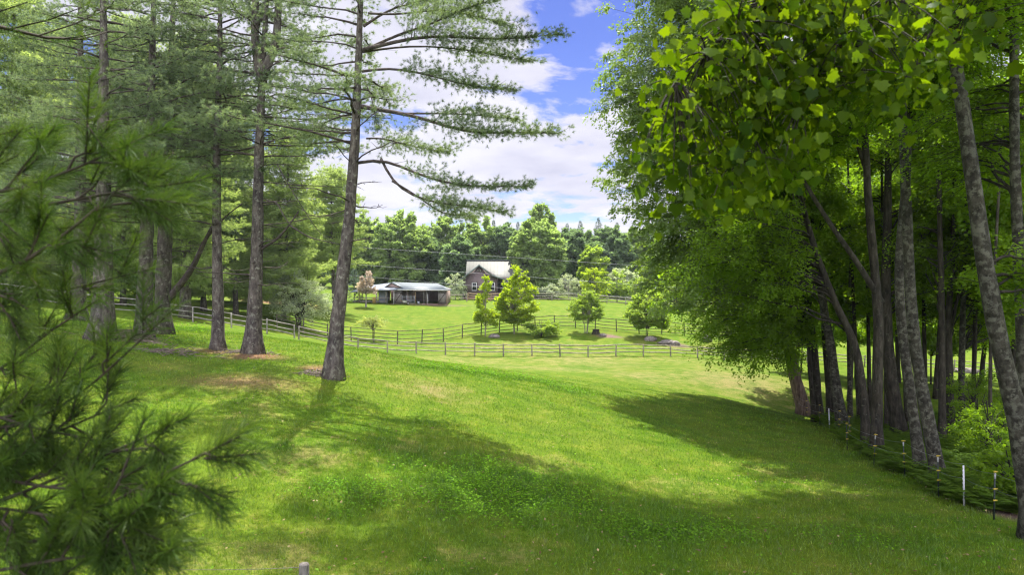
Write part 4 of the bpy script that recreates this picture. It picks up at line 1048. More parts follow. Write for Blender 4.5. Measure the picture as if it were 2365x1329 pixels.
# ------------------------------------------------------------------ foreground pine boughs (left) and maple boughs (top right)
def near_pine():
    rng = np.random.default_rng(301)
    tx, ty = -4.3, 3.6
    base = np.array([tx, ty, g1(tx, ty)])
    root = thing('pine_tree', 'close pine at the left border whose long needled boughs hang blurred before the lens', 'pine tree', base)
    tm, wood, need = MB(), MB(), MB()
    trunk_mesh(tm, [base, base + [.05, 0, 6], base + [.1, .1, 14]], .26, .05, rng, 1.4)
    def shoot(p, d, ln, K, L):
        """a twig end clothed in needles pointing forward"""
        n = int(1.35 * K * ln / .2)
        u = rng.uniform(0, 1, n)
        P = p + d * (u * ln)[:, None]
        rd = unit(np.cross(np.broadcast_to(d, (n, 3)), rng.normal(size=(n, 3))))
        an = R(20) + R(42) * rng.random(n) * (1.25 - .5 * u)
        dd = unit(d * np.cos(an)[:, None] + rd * np.sin(an)[:, None])
        l = L * rng.uniform(.7, 1.1, n)
        side = unit(np.cross(dd, rng.normal(size=(n, 3)))) * .0011
        tip = P + dd * l[:, None]; tip[:, 2] -= .10 * l
        mid = P + dd * (l * .55)[:, None]
        v = np.stack([P - side, P + side, mid + side, tip, mid - side], 1).reshape(-1, 3)
        i = np.arange(n)[:, None] * 5
        q = np.concatenate([i + 0, i + 1, i + 2, i + 4], 1); t = np.concatenate([i + 4, i + 2, i + 3], 1)
        need.add(v, q=q, t=t, rnd=np.repeat(rng.random(n) * .5 + rng.random() * .5, 5))
        wood.tube(np.stack([p, p + d * ln]), [.004, .0025], 4, caps=False)
    def bough(pp, r0, nside, slen, start=.25, K=100, L=.105, shl=(.10, .22)):
        Pth = resample([W(*q) for q in pp], 16)
        wood.tube(Pth, np.linspace(r0, .004, 16), 7, wob=.15, rng=rng)
        ts = np.clip(np.linspace(start, 1, nside) + rng.normal(0, .02, nside), 0, 1)
        B = at_path(Pth, ts); T = tan_path(Pth, ts)
        for i in range(nside):
            a = rng.choice([-1, 1]) * rng.uniform(.35, 1.0); ax = unit(np.cross(T[i], [0.1, -1.0, 0.2])) 
            d = unit(T[i] * math.cos(a) + ax * math.sin(a) + np.array([0, rng.normal(0, .35), .05]))
            l = slen * rng.uniform(.4, 1.1) * (1.15 - .6 * ts[i])
            e = B[i] + d * l
            wood.tube(np.stack([B[i], (B[i] + e) / 2 + rng.normal(0, .01, 3), e]), [.006, .005, .004], 4, caps=False)
            for k in range(max(2, int(l / .11))):
                u = rng.uniform(.3, 1.0); q = B[i] + d * l * u; s = rng.choice([-1, 1]) * rng.uniform(.25, .9)
                d2 = unit(d * math.cos(s) + ax * math.sin(s) * .8 + np.array([0, rng.normal(0, .4), rng.normal(0.05, .3)]))
                shoot(q, d2, rng.uniform(*shl), K, L)
            shoot(e - d * .05, d, rng.uniform(*shl), K, L)
        shoot(Pth[-1], T[-1], .2, K, L)
    t0 = lambda z: (tx + .05 - 0, ty, z)
    # upper dark bough rising into the frame, with its dense sprays
    bough([(-700,760,3.6),(-250,690,3.2),(17,640,2.9),(94,580,2.8),(172,535,2.7),(258,450,2.7)], .028, 17, .36)
    bough([(-700,420,3.6),(-200,470,3.1),(51,440,2.9),(172,395,2.8),(283,340,2.8)], .022, 20, .46)
    bough([(-700,480,3.8),(-150,500,3.3),(103,480,3.1),(258,440,3.0),(369,430,3.0)], .02, 17, .36)
    # long thin ones across the trunks
    bough([(-500,900,3.8),(0,870,3.3),(77,790,3.2),(163,735,3.1)], .014, 6, .2, .35, 60)
    bough([(-300,740,3.6),(0,705,3.4),(146,672,3.3),(275,640,3.2)], .010, 5, .14, .45, 55)
    bough([(-400,1010,3.4),(51,990,3.0),(172,925,2.9),(258,850,2.8),(331,780,2.8)], .012, 7, .2, .4, 70)
    # dense lower left boughs
    bough([(-600,1330,3.2),(-150,1300,2.8),(86,1262,2.6),(232,1186,2.5),(348,1100,2.45),(447,1062,2.4)], .018, 17, .30, .2, 120)
    bough([(232,1186,2.5),(266,1205,2.45),(302,1220,2.4)], .008, 5, .18, .3, 110)
    bough([(-500,1240,3.3),(-50,1180,2.8),(129,1110,2.7),(240,1050,2.65),(335,1010,2.6)], .016, 16, .32, .2, 120)
    bough([(-500,1120,3.5),(-50,1060,3.0),(111,1010,2.9),(223,960,2.85)], .016, 15, .34, .2, 110)
    bough([(-500,1400,3.0),(-50,1330,2.6),(137,1290,2.5),(283,1280,2.4)], .014, 13, .36, .2, 120)
    bough([(-400,1000,3.6),(-20,960,3.2),(103,900,3.1),(189,860,3.0)], .014, 7, .26, .25, 80)
    bough([(-450,1190,3.0),(-30,1170,2.7),(110,1190,2.6),(215,1215,2.5)], .012, 11, .26, .2, 110)
    bough([(-450,1050,3.1),(-60,1090,2.8),(60,1120,2.7),(190,1140,2.6),(300,1120,2.6)], .012, 12, .26, .2, 110)
    bough([(-450,930,3.3),(-40,950,3.0),(70,990,2.9),(180,1010,2.8)], .012, 9, .26, .2, 100)
    # crown above and beside the view
    for k in range(26):
        z = CAMZ + 1.6 + k * .27; a = rng.uniform(0, 6.28); ln = rng.uniform(1.2, 2.4) * (1 - k / 40)
        path = rand_bough(np.array([tx + .08, ty, z]), a, ln, .15, rng)
        pine_bough(wood, need, path, .03, rng, .2, 10, .12, .005, .09, .2, 1.0, secmax=.7)
    tm.build('trunk', M['pine_bark'], root, base, smooth=True)
    wood.build('branches', M['near_twig'], root, base)
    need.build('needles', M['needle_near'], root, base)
near_pine()

def near_maple():
    rng = np.random.default_rng(401)
    tx, ty = 8.2, 6.5
    base = np.array([tx, ty, g1(tx, ty)])
    root = thing('maple_tree', 'close maple on the right whose big lobed leaves hang into the top of the view', 'maple tree', base)
    tm, wood, lf = MB(), MB(), MB()
    TP = trunk_mesh(tm, [base, base + [-.1, 0, 4], base + [.1, .3, 9], base + [0, .5, 16]], .30, .06, rng, 1.4)
    out = np.array([(0,0),(.20,-.09),(.33,-.05),(.50,.02),(.43,.13),(.46,.22),(.63,.40),(.50,.45),(.42,.55),(.33,.56),(.31,.74),(.16,.80),(0,1.0)])
    o2 = np.concatenate([out, (out[1:-1] * [-1, 1])[::-1]])
    nv = len(o2) + 1
    def leaves(pos, tipdir, nrm, size):
        n = len(pos)
        side = unit(np.cross(tipdir, nrm))
        loc = np.concatenate([[(0, .36)], o2])
        cup = -0.18 * (loc[:, 0] ** 2 + .4 * (loc[:, 1] - .36) ** 2)
        cup[0] = .0
        v = pos[:, None, :] + size[:, None, None] * (loc[None, :, 0:1] * side[:, None, :] + loc[None, :, 1:2] * tipdir[:, None, :] + cup[None, :, None] * nrm[:, None, :] * 1.6)
        k = len(o2)
        tri = np.array([[0, 1 + i, 1 + (i + 1) % k] for i in range(k)])
        t = (np.arange(n)[:, None, None] * nv + tri[None]).reshape(-1, 3)
        lf.add(v.reshape(-1, 3), t=t, rnd=np.repeat(rng.random(n), nv))
    def spray(e, d, nl, sz, drop=.12):
        pos = e + np.clip(rng.normal(0, .13, (nl, 3)), -.2, .2) + d * rng.uniform(-.35, .1, (nl, 1))
        pos[:, 2] -= rng.uniform(0, drop, nl)
        td = unit(d * .35 + rng.normal(0, .6, (nl, 3)) + [0, 0, -.7])
        nm = unit(rng.normal(0, .85, (nl, 3)) + [0, -.15, .75])
        nm = unit(nm - td * (nm * td).sum(1, keepdims=True))
        leaves(pos, td, nm, rng.uniform(.45, 1.2, nl) * sz)
    poly = [(1480,330),(1490,215),(1560,130),(1640,40),(1700,-60),(2200,-60),(2180,110),(2080,240),(1960,215),(1860,300),(1850,370),(1800,415),(1720,480),(1640,470),(1570,415)]
    def inside(x, y):
        c = False; j = len(poly) - 1
        for i in range(len(poly)):
            (xi, yi), (xj, yj) = poly[i], poly[j]
            if (yi > y) != (yj > y) and x < (xj - xi) * (y - yi) / (yj - yi) + xi: c = not c
            j = i
        return c
    mains = [[(2700,-500,6.6),(2200,-260,6.0),(1973,-20,5.7),(1887,50,5.5),(1828,122,5.4),(1770,210,5.3),(1729,280,5.2),(1690,390,5.1)],
             [(2700,-450,6.4),(2100,-250,5.7),(1850,-60,5.2),(1740,30,5.0),(1640,100,4.9),(1560,190,4.8)],
             [(2700,-350,6.2),(2300,-160,5.5),(2080,-30,5.2),(1960,60,5.1),(1880,170,5.0),(1850,260,5.0)],
             [(2700,-300,6.0),(2400,-120,5.6),(2200,-20,5.4),(2140,90,5.3),(2090,180,5.2)],
             [(2600,-420,6.6),(1950,-90,6.2),(1780,110,6.1),(1650,250,6.0),(1560,330,5.9)]]
    MP = []
    for mpth in mains:
        P = [W(*q) for q in mpth]
        k = np.array([np.interp(P[0][2], TP[:, 2], TP[:, i]) for i in range(3)])
        P = resample([k + [0, 0, -.3]] + P, 26)
        wood.tube(P, np.linspace(.05, .005, 26), 6, wob=.15, rng=rng); MP.append(P)
    allm = np.concatenate([p[7:] for p in MP])
    cnt = 0
    while cnt < 620:
        px, py = rng.uniform(1470, 2210), rng.uniform(-60, 520)
        if not inside(px + rng.normal(0, 22), py + rng.normal(0, 22)): continue
        e = W(px, py, rng.uniform(4.5, 6.4))
        k = allm[np.argmin(np.linalg.norm(allm - e - [0, 0, .25], axis=1) + rng.uniform(0, .25, len(allm)))]
        mid = (k + e) / 2 + [0, 0, .10]
        Pp = bez(k, mid, e, 6)
        wood.tube(Pp, np.linspace(.007, .0025, 6), 4, caps=False)
        spray(e, unit(e - mid), rng.integers(6, 12), .082); cnt += 1
    # unseen rest of the crown, its far masses placed to shade the grass
    S, E = [], []
    for c, n in (((5.0, 13, 15.5, 4.5, 5, 2.2), 50), ((8.5, 8, 13, 4, 4.5, 4), 40), ((2.5, 16.5, 16.6, 3.2, 2.8, 1.6), 44)):
        for q in ell_pts(c[:3], c[3:], n, rng, .3):
            if q[2] - CAMZ < .46 * q[1] and abs(q[0]) < .8 * q[1] and q[1] > 0: continue
            zz = np.clip(q[2] - 2, base[2] + 4, TP[-2, 2]); S.append(np.array([np.interp(zz, TP[:, 2], TP[:, i]) for i in range(3)])); E.append(q)
    broadleaf(wood, lf, S, E, rng, .17, .13, 9, 26, (.7, 1.6), .25, .05, .35, False)
    # a bright sprig of the same tree at the right border
    for (px, py, Y) in ((2330,60,7.5),(2360,20,7.2),(2250,40,7.4),(2340,140,7.6),(2290,-10,7.4)):
        e = W(px, py, Y); k = np.array([np.interp(e[2] + .6, TP[:, 2], TP[:, i]) for i in range(3)])
        wood.tube(bez(k, (k + e) / 2 + [0, 0, .2], e, 7), np.linspace(.02, .003, 7), 4, caps=False); spray(e, unit(e - k), 9, .15)
    tm.build('trunk', M['dark_bark'], root, base, smooth=True)
    wood.build('limbs', M['dark_bark'], root, base)
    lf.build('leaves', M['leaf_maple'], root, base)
near_maple()

# ------------------------------------------------------------------ undergrowth of the grove
def build_ferns():
    rng = np.random.default_rng(501)
    mb = MB()
    n = 3000
    px = rng.uniform(1890, 2420, n); Y = np.exp(rng.uniform(math.log(19.5), math.log(50), n))
    # right of the post line only
    lim = np.interp(Y, [18.7, 20.6, 22, 25.7, 28.3, 34, 42, 48, 55], [2315, 2250, 2190, 2110, 2035, 1975, 1915, 1880, 1850])
    k = px > lim; px, Y = px[k], Y[k]
    for x_, y_ in zip((px - CX) / F * Y, Y):
        b = np.array([x_, y_, g1(x_, y_)])
        for f in range(rng.integers(4, 8)):
            a = rng.uniform(0, 6.28); ln = rng.uniform(.4, 1.0); up = rng.uniform(.7, 1.8)
            d = np.array([math.cos(a), math.sin(a), 0]); s = np.array([-d[1], d[0], 0])
            m = 11; t = np.linspace(.12, 1, m)
            P = b + np.outer(t * ln, d) + np.outer(ln * up * (t - .62 * t ** 2), [0, 0, 1.0])
            w = .17 * np.sin(np.clip(t * 1.05, 0, 1) * math.pi) ** .7 + .02
            for sg in (1, -1):
                Cc = P; axx = unit(s * sg + d * .45 + np.array([0, 0, -.15]) + rng.normal(0, .1, (m, 3)))
                nm = np.broadcast_to(np.array([0, 0, 1.0]), (m, 3))
                v, q = quads_leaf(Cc, axx, unit(nm + rng.normal(0, .15, (m, 3))), w * 1.15, np.full(m, .085))
                mb.add(v, q=q, rnd=np.full(4 * m, rng.random()))
    tag(mb.build('fern_undergrowth', M['fern']), 'fern undergrowth covering the grove floor behind the post line', 'ferns', kind='stuff')
build_ferns()
SG = 'shrubs under the grove trees'
simple_tree('shrub', 'dark leafy shrub under the thin stem right of the straight trunk trio', gxy(2300, 27), 2.7, [(0,0,1.5,1.6,1.3,1.1),(-.7,0,1.0,1.0,.9,.7)], 511, 'leaf_grove', 'dark_bark', .06, 40, 8, 18, (.10,.06), (.3,.7), stems=4, group=SG, cat='shrub', low=.1)
simple_tree('shrub', 'airy shrub against the bright lawn between the trio and the large leaning trunk', gxy(2262, 34), 3.6, [(0,0,2.2,1.5,1.3,1.4)], 512, 'leaf_grove', 'dark_bark', .06, 30, 8, 16, (.10,.065), (.3,.8), stems=3, group=SG, cat='shrub', low=.15)
simple_tree('shrub', 'low broad leaved bush at the right border behind the last dark post', gxy(2350, 20.5), 1.7, [(0,0,.9,1.2,.9,.7)], 513, 'leaf_grove', 'dark_bark', .04, 34, 7, 14, (.12,.08), (.25,.5), stems=4, group=SG, cat='shrub', low=.05)

def build_litter():
    rng = np.random.default_rng(520)
    n = 1500
    Y = np.exp(rng.uniform(math.log(11.5), math.log(40), n)); X = (rng.uniform(300, 2350, n) - CX) / F * Y
    Cc = np.stack([X, Y, gz(X, Y) + rng.uniform(.05, .10, n)], 1)
    a = rng.uniform(0, 6.28, n); ax = unit(np.stack([np.cos(a), np.sin(a), rng.normal(0, .3, n)], 1)); nm = unit(np.stack([rng.normal(0, .4, n), rng.normal(0, .4, n), np.ones(n)], 1))
    ln = rng.uniform(.04, .10, n)
    v, q = quads_leaf(Cc, ax, nm, ln, ln * .55)
    tag(MB().add(v, q=q, rnd=np.repeat(rng.random(n), 4)).build('fallen_leaves', M['leaf_dry']), 'scattered dry fallen leaves in the meadow grass', 'leaves', kind='stuff')
build_litter()

# ------------------------------------------------------------------ fences
def rail_fence(label, pts, spacing, h, rails, pw, rr, seed, pmat, rmat, tilt=.03, sag=.04):
    rng = np.random.default_rng(seed)
    pts = np.array(pts, float)
    d = np.concatenate([[0], np.cumsum(np.linalg.norm(np.diff(pts, axis=0), axis=1))])
    n = max(2, int(round(d[-1] / spacing)) + 1); s = np.linspace(0, d[-1], n)
    X = np.interp(s, d, pts[:, 0]); Y = np.interp(s, d, pts[:, 1]); Z = gz(X, Y)
    base = np.array([X[n//2], Y[n//2], Z[n//2]])
    root = thing('rail_fence', label, 'fence', base)
    tops = []
    for i in range(n):
        mb = MB(); tl = rng.normal(0, tilt, 2); hh = h * rng.uniform(.94, 1.06)
        p = np.array([X[i], Y[i], Z[i]])
        k = 4
        P = np.stack([p + [tl[0]*z, tl[1]*z, z] for z in np.array([-.3, .0, hh*.5, hh*.97, hh])])
        mb.tube(P, [pw*.55, pw*.55, pw*.53, pw*.52, pw*.40], 7, wob=.12, rng=rng)
        mb.build('post', M[pmat], root, base); tops.append(tl)
    for i in range(n - 1):
        for z in rails:
            a = np.array([X[i] + tops[i][0]*z*h, Y[i], Z[i] + z*h + rng.normal(0, .025)]); b = np.array([X[i+1] + tops[i+1][0]*z*h, Y[i+1], Z[i+1] + z*h + rng.normal(0, .025)])
            t = np.linspace(-.02, 1.02, 6)[:, None]
            P = a + (b - a) * t; P[:, 2] -= sag * rng.uniform(-.4, 1.2) * (4 * t[:, 0] * (1 - t[:, 0])); P[1:-1] += rng.normal(0, .012, (4, 3))
            mb = MB().tube(P, rr * rng.uniform(.8, 1.15) * np.array([.7, 1, 1.05, 1, 1, .7]), 5, wob=.25, rng=rng)
            mb.build('rail', M[rmat], root, base)
    return root
pt = lambda L_: [((px - CX) / F * Y, Y) for (px, Y) in L_]
rail_fence('split rail fence crossing the middle of the meadow in front of the bank', pt([(690,66),(830,70),(940,72.5),(1060,74),(1350,76),(1700,78),(1900,78),(2120,77),(2420,75)]), 3.05, 1.25, (.32, .62, .93), .14, .058, 601, 'fence_wood', 'fence_wood')
rail_fence('silver grey split rail fence climbing left behind the pines', pt([(-60,54),(60,55),(300,57),(450,59.5),(560,61.5),(640,63.5),(680,65.4)]), 3.0, 1.35, (.30, .60, .92), .13, .055, 602, 'fence_pale', 'fence_pale')
rail_fence('dark four rail paddock fence curving up the bank behind the young trees', pt([(640,73),(740,76),(862,80),(915,79.5),(962,79.5),(1015,81),(1068,83.3),(1124,85.6),(1182,88),(1235,90),(1290,91.5),(1350,91),(1385,89.5),(1430,89),(1490,88.5),(1650,88),(1850,92)]), 2.75, 1.55, (.16, .42, .68, .95), .12, .042, 603, 'fence_dark', 'fence_dark')
rail_fence('upper rail fence along the top of the lawn right of the house', pt([(1232,121),(1300,120.5),(1380,119),(1480,117),(1600,114),(1720,112)]), 3.0, 1.3, (.3, .62, .93), .12, .05, 604, 'fence_wood', 'fence_wood')
rail_fence('short tan rail fence before the house gable', pt([(1080,119),(1112,119.3),(1135,119.5),(1160,119.5)]), 2.0, 1.3, (.3, .62, .93), .16, .07, 605, 'tan_wood', 'tan_wood', .05)
rail_fence('low rail fence linking the barn and the house', pt([(1034,115.5),(1056,116),(1078,116.5)]), 2.2, 1.25, (.45, .93), .14, .055, 606, 'fence_wood', 'fence_wood')

# near wooden post at the bottom edge with its wires
def near_post():
    rng = np.random.default_rng(610)
    Y = 10.9; top = W(702, 1303, Y); b = np.array([top[0], Y, g1(top[0], Y)])
    o = MB().tube([b - [0, 0, .3], b, b * .5 + top * .5, top - [0, 0, .03], top], [.085, .085, .08, .078, .066], 12, wob=.08, rng=rng).build('fence_post', M['post_grey'], None, b, smooth=False)
    o.location = tuple(b)
    tag(o, 'weathered grey wooden post top at the bottom edge of the view', 'fence post')
    e = W(300, 1296, 11.6)
    mb = MB()
    for dz in (-.06,):
        P = bez(top + [-.08, 0, dz], (top + e) / 2 + [0, 0, -.10 + dz], e + [0, 0, dz * 2], 14)
        mb.tube(P, .0045, 4)
    w = mb.build('fence_wire', M['post_grey'], None, b); w.location = tuple(b)
    tag(w, 'thin grey fence wire running left from the weathered post top', 'fence wire')
near_post()

# electric fence posts along the grove
def steel_post(sleeve=True):
    root = thing('fence_post', 'x', 'fence post', (0, 0, 0), 'electric fence posts along the grove')
    mb = MB(); mb.box((0, 0, .55), (.035, .012, 1.3)); mb.box((0, .016, .55), (.010, .026, 1.3))
    for z in np.arange(.12, 1.1, .09): mb.box((0, -.009, z), (.016, .006, .03))
    mb.build('stake', M['post_black'], root)
    if sleeve: MB().tube([(0, 0, 1.08), (0, 0, 1.23)], .024, 8).build('sleeve', M['sleeve'], root)
    for z in (.52, .82, 1.27):
        m2 = MB(); m2.box((0, 0, z), (.062, .045, .036)); m2.tube([(-.07, -.02, z), (.07, -.02, z)], .014, 6)
        m2.build('insulator', M['yellow_plastic'], root)
    return root
def plastic_post():
    root = thing('fence_post', 'x', 'fence post', (0, 0, 0), 'electric fence posts along the grove')
    mb = MB(); mb.tube([(0, 0, -.1), (0, 0, 1.18)], [.026, .022], 8)
    mb.build('stake', M['post_white'], root)
    m2 = MB()
    for z in np.arange(.18, 1.15, .12):
        m2.box((-.026, 0, z), (.024, .014, .022)); m2.box((-.036, 0, z + .016), (.007, .014, .03))
    m2.build('clips', M['post_white'], root)
    return root
posts = [(2296,18.7,'s','nearest dark post with white sleeve, first from the right border',1.0),
         (2227,20.6,'w','nearest white plastic post between two dark posts',1.0),
         (2168,22.0,'s','dark post with yellow insulators in front of the crossing trunk pair',1.0),
         (2090,25.7,'s','dark post with pale top before the ferns left of the crossing pair',1.0),
         (2018,28.3,'s','dark post standing against the stout forking trunk',1.0),
         (1957,34.0,'s','dark post by the shaded grass left of the stout forking trunk',.95),
         (1964,37.0,'s','dark post close behind another left of the stout forking trunk',.95),
         (1937,39.5,'s','dark post at the foot of the knobbly burl trunk',.95),
         (1916,41.5,'w','second white plastic post left of the knobbly burl trunk',.95),
         (1894,43.5,'s','dark post right of the thin straight stem',1.0),
         (1864,48.0,'s','dark post left of the thin straight stem',1.0),
         (1840,54.0,'s','dark post beside the reddish trunk foot',1.0),
         (1832,56.0,'s','farthest dark post, left of the reddish trunk foot',1.0)]
protos = {'s': steel_post(), 'w': plastic_post(), 'p': steel_post(False)}
used = set(); tops = []
for (px, Y, k, lab, s) in posts:
    if k == 's' and Y > 30: k = 'p'
    o = protos[k] if k not in used else copy_tree(protos[k]); used.add(k)
    p = gxy(px, Y); o.location = tuple(p); o['label'] = lab
    o.rotation_euler = (0.03 * math.sin(px), 0.04 * math.cos(px * 1.7), .3 * math.sin(px * 3)); tops.append(p)
def post_wires():
    for z, lab in ((1.22, 'upper wire strung along the electric fence posts'), (.82, 'lower wire strung along the electric fence posts')):
        mb = MB()
        T = [gxy(2420, 17.0)] + tops
        for a, b in zip(T[:-1], T[1:]):
            t = np.linspace(0, 1, 6)[:, None]; P = a + (b - a) * t; P[:, 2] += z - .06 * 4 * t[:, 0] * (1 - t[:, 0])
            P[:, 0] -= .03
            mb.tube(P, .0035, 3)
        o = mb.build('fence_wire', M['wire'], None, tops[3]); o.location = tuple(tops[3]); tag(o, lab, 'fence wire')
post_wires()

# power lines over the meadow
for i, (p, lab) in enumerate([(((300,536,96),(910,577,98),(1440,612,100),(2300,668,102)), 'highest pale power line crossing above the house roof'),
               (((300,574,94),(820,611,95),(1120,633,96),(1461,658,98),(2300,712,100)), 'middle power line crossing the house gable'),
               (((300,600,93),(820,637,94),(1030,656,95),(1151,665,95.5),(1240,672,96),(1452,687,98),(2300,735,100)), 'lowest power line crossing the house windows')]):
    P = resample([W(*q) for q in p], 30)
    o = MB().tube(P, .019, 5).build('power_line', M['powerline'], None, P[15]); o.location = tuple(P[15])
    tag(o, lab, 'power line', 'power lines over the meadow')

# ------------------------------------------------------------------ house
def place(root, x, y, zz, rz=0.0):
    root.location = (x, y, zz); root.rotation_euler = (0, 0, rz)
def prism_x(mb, prof, x0, x1):
    """profile of (y, z) pushed along x"""
    n = len(prof); v = [(x0, y, z) for y, z in prof] + [(x1, y, z) for y, z in prof]
    q = [[i, (i+1) % n, n + (i+1) % n, n + i] for i in range(n)]
    mb.add(v, q=q, p=[list(range(n))[::-1], list(range(n, 2*n))])
def prism_y(mb, prof, y0, y1):
    n = len(prof); v = [(x, y0, z) for x, z in prof] + [(x, y1, z) for x, z in prof]
    q = [[i, n + i, n + (i+1) % n, (i+1) % n] for i in range(n)]
    mb.add(v, q=q, p=[list(range(n)), list(range(n, 2*n))[::-1]])
def slab(mb, a, b, c, d, t):
    """roof sheet with corners a b c d and thickness t downward"""
    v = np.array([a, b, c, d], float); w = v - [0, 0, t]
    mb.add(np.concatenate([v, w]), q=[[0,1,2,3],[7,6,5,4],[0,4,5,1],[1,5,6,2],[2,6,7,3],[3,7,4,0]])
def window(root, x, y, z, w, h, double=True):
    f = MB()
    for (cx, cz, sx, sz) in ((x, z + h/2 - .05, w, .10), (x, z - h/2 + .05, w, .10), (x - w/2 + .05, z, .10, h - .20), (x + w/2 - .05, z, .10, h - .20)):
        f.box((cx, y - .05, cz), (sx, .10, sz))
    if double: f.box((x, y - .04, z), (w - .20, .06, .06))
    fr = f.build('window', M['white'], root)
    MB().box((x, y - .012, z), (w - .2, .018, h - .2)).build('pane', M['dark_glass'], fr)
    c = MB()
    for (cx, cz, sx, sz) in ((x, z + h/2 + .06, w + .24, .12), (x, z - h/2 - .06, w + .24, .12), (x - w/2 - .06, z, .12, h), (x + w/2 + .06, z, .12, h)):
        c.box((cx, y - .03, cz), (sx, .06, sz))
    c.build('casing', M['trim'], fr)
def house():
    Y = 124.0
    p = gxy(1070, Y)
    root = thing('house', 'brown sided house with a small front gable and tall pale metal roof on the hill', 'house', p)
    wd = 5.9; zb = -.6
    w = MB()
    prism_y(w, [(0, .45), (wd, .45), (wd, 4.0), (2.76, 5.85), (0, 3.55)], 0, 6.0)
    prism_x(w, [(4.0, .45), (13.0, .45), (13.0, 3.4), (8.5, 6.9), (4.0, 3.4)], .45, 10.8)
    w.build('wall', M['siding'], root)
    f = MB(); f.box((wd/2, 3.0, (.45 + zb)/2), (wd - .06, 5.9, .45 - zb)); f.box((5.6, 8.6, (.45 + zb)/2 - .003), (10.2, 8.7, .45 - zb)); f.build('foundation', M['brick'], root)
    tr = MB(); tr.box((.06, -.012, 2.0), (.14, .03, 3.1)); tr.box((wd - .06, -.012, 2.2), (.14, .03, 3.5)); tr.box((wd/2, -.012, .55), (wd - .28, .03, .2))
    tr.build('corner_boards', M['trim'], root)
    g = MB()
    ap = (2.76, 6.1)
    for (x0, z0, x1, z1) in ((ap[0], ap[1], -.75, 3.25), (ap[0], ap[1], 5.0, 4.32), (5.0, 4.32, 7.5, 3.45)):
        slab(g, (x0, -.7, z0), (x1, -.7, z1), (x1, 6.6, z1), (x0, 6.6, z0), .16)
    gr = g.build('gable_roof', M['roof_green'], root)
    m = MB()
    for (x0, z0, x1, z1) in ((ap[0], ap[1], -.75, 3.25), (ap[0], ap[1], 5.0, 4.32), (5.0, 4.32, 7.5, 3.45)):
        m.bar((x0, -.73, z0 - .16), (x1, -.73, z1 - .16), .06, .28)
    m.build('fascia', M['roof_green'], gr)
    r = MB(); slab(r, (.1, 3.3, 2.95), (11.2, 3.3, 2.95), (11.2, 8.5, 7.15), (.1, 8.5, 7.15), .14)
    slab(r, (.1, 8.5, 7.15), (11.2, 8.5, 7.15), (11.2, 13.7, 2.95), (.1, 13.7, 2.95), .14)
    rf = r.build('main_roof', M['roof_pale'], root)
    MB().box((5.65, 8.5, 7.17), (11.2, .4, .10)).build('ridge_cap', M['roof_green'], rf)
    window(root, 1.92, 0, 2.2, .86, 1.45); window(root, 5.05, 0, 2.2, .86, 1.45)
    pw = MB(); pw.box((8.3, 3.94, 2.2), (4.6, .1, 3.4)); pw.build('porch_wall', M['trim'], root)
    d = MB(); d.box((6.75, 3.85, 1.55), (.95, .06, 2.1)); dr = d.build('door', M['siding'], root)
    MB().box((6.75, 3.81, 1.95), (.5, .03, 1.0)).build('pane', M['dark_glass'], dr)
    fl = MB(); fl.box((6.7, 2.0, .3), (1.5, 3.9, .16)); fl.build('porch_floor', M['grey_wood'], root)
    MB().box((7.15, -.35, 1.75), (.16, .16, 3.3)).build('porch_post', M['white'], root); MB().box((7.15, 1.9, 1.75), (.14, .14, 3.1)).build('porch_post', M['white'], root)
    rl = MB(); rl.box((6.6, .02, 1.25), (.95, .06, .08)); rl.box((6.6, .02, .55), (.95, .06, .08))
    for x in np.arange(6.2, 7.05, .13): rl.box((x, .02, .9), (.03, .03, .62))
    rl.build('porch_railing', M['trim'], root)
    ds = MB(); ds.tube([(-.05, -.10, 3.05), (-.02, -.10, 2.85), (-.02, -.10, -.3)], .055, 6); ds.tube([(-.7, -.45, 3.2), (-.4, -.3, 3.12), (-.05, -.10, 3.05)], .05, 6); ds.build('downspout', M['white'], root)
    ft = MB()
    for x in (2.6, 2.92): ft.tube([(x, -.02, 5.05), (x + (x - 2.76) * .3, -.22, 4.98)], [.06, .10], 8)
    ft.build('floodlight', M['white'], root)
    ch = MB(); ch.box((wd + .55, -.6, .35), (.7, .5, .7)); 
    return root
house()
bb = gxy(1146, 120.5)
o = MB().tube([(0, 0, 0), (0, 0, .5), (0, 0, .75)], [.36, .42, .44], 12).build('storage_tub', M['blue_plastic'], None); o.location = tuple(bb + [0, 0, -.02])
tag(o, 'blue green plastic tub standing by the house porch', 'tub')

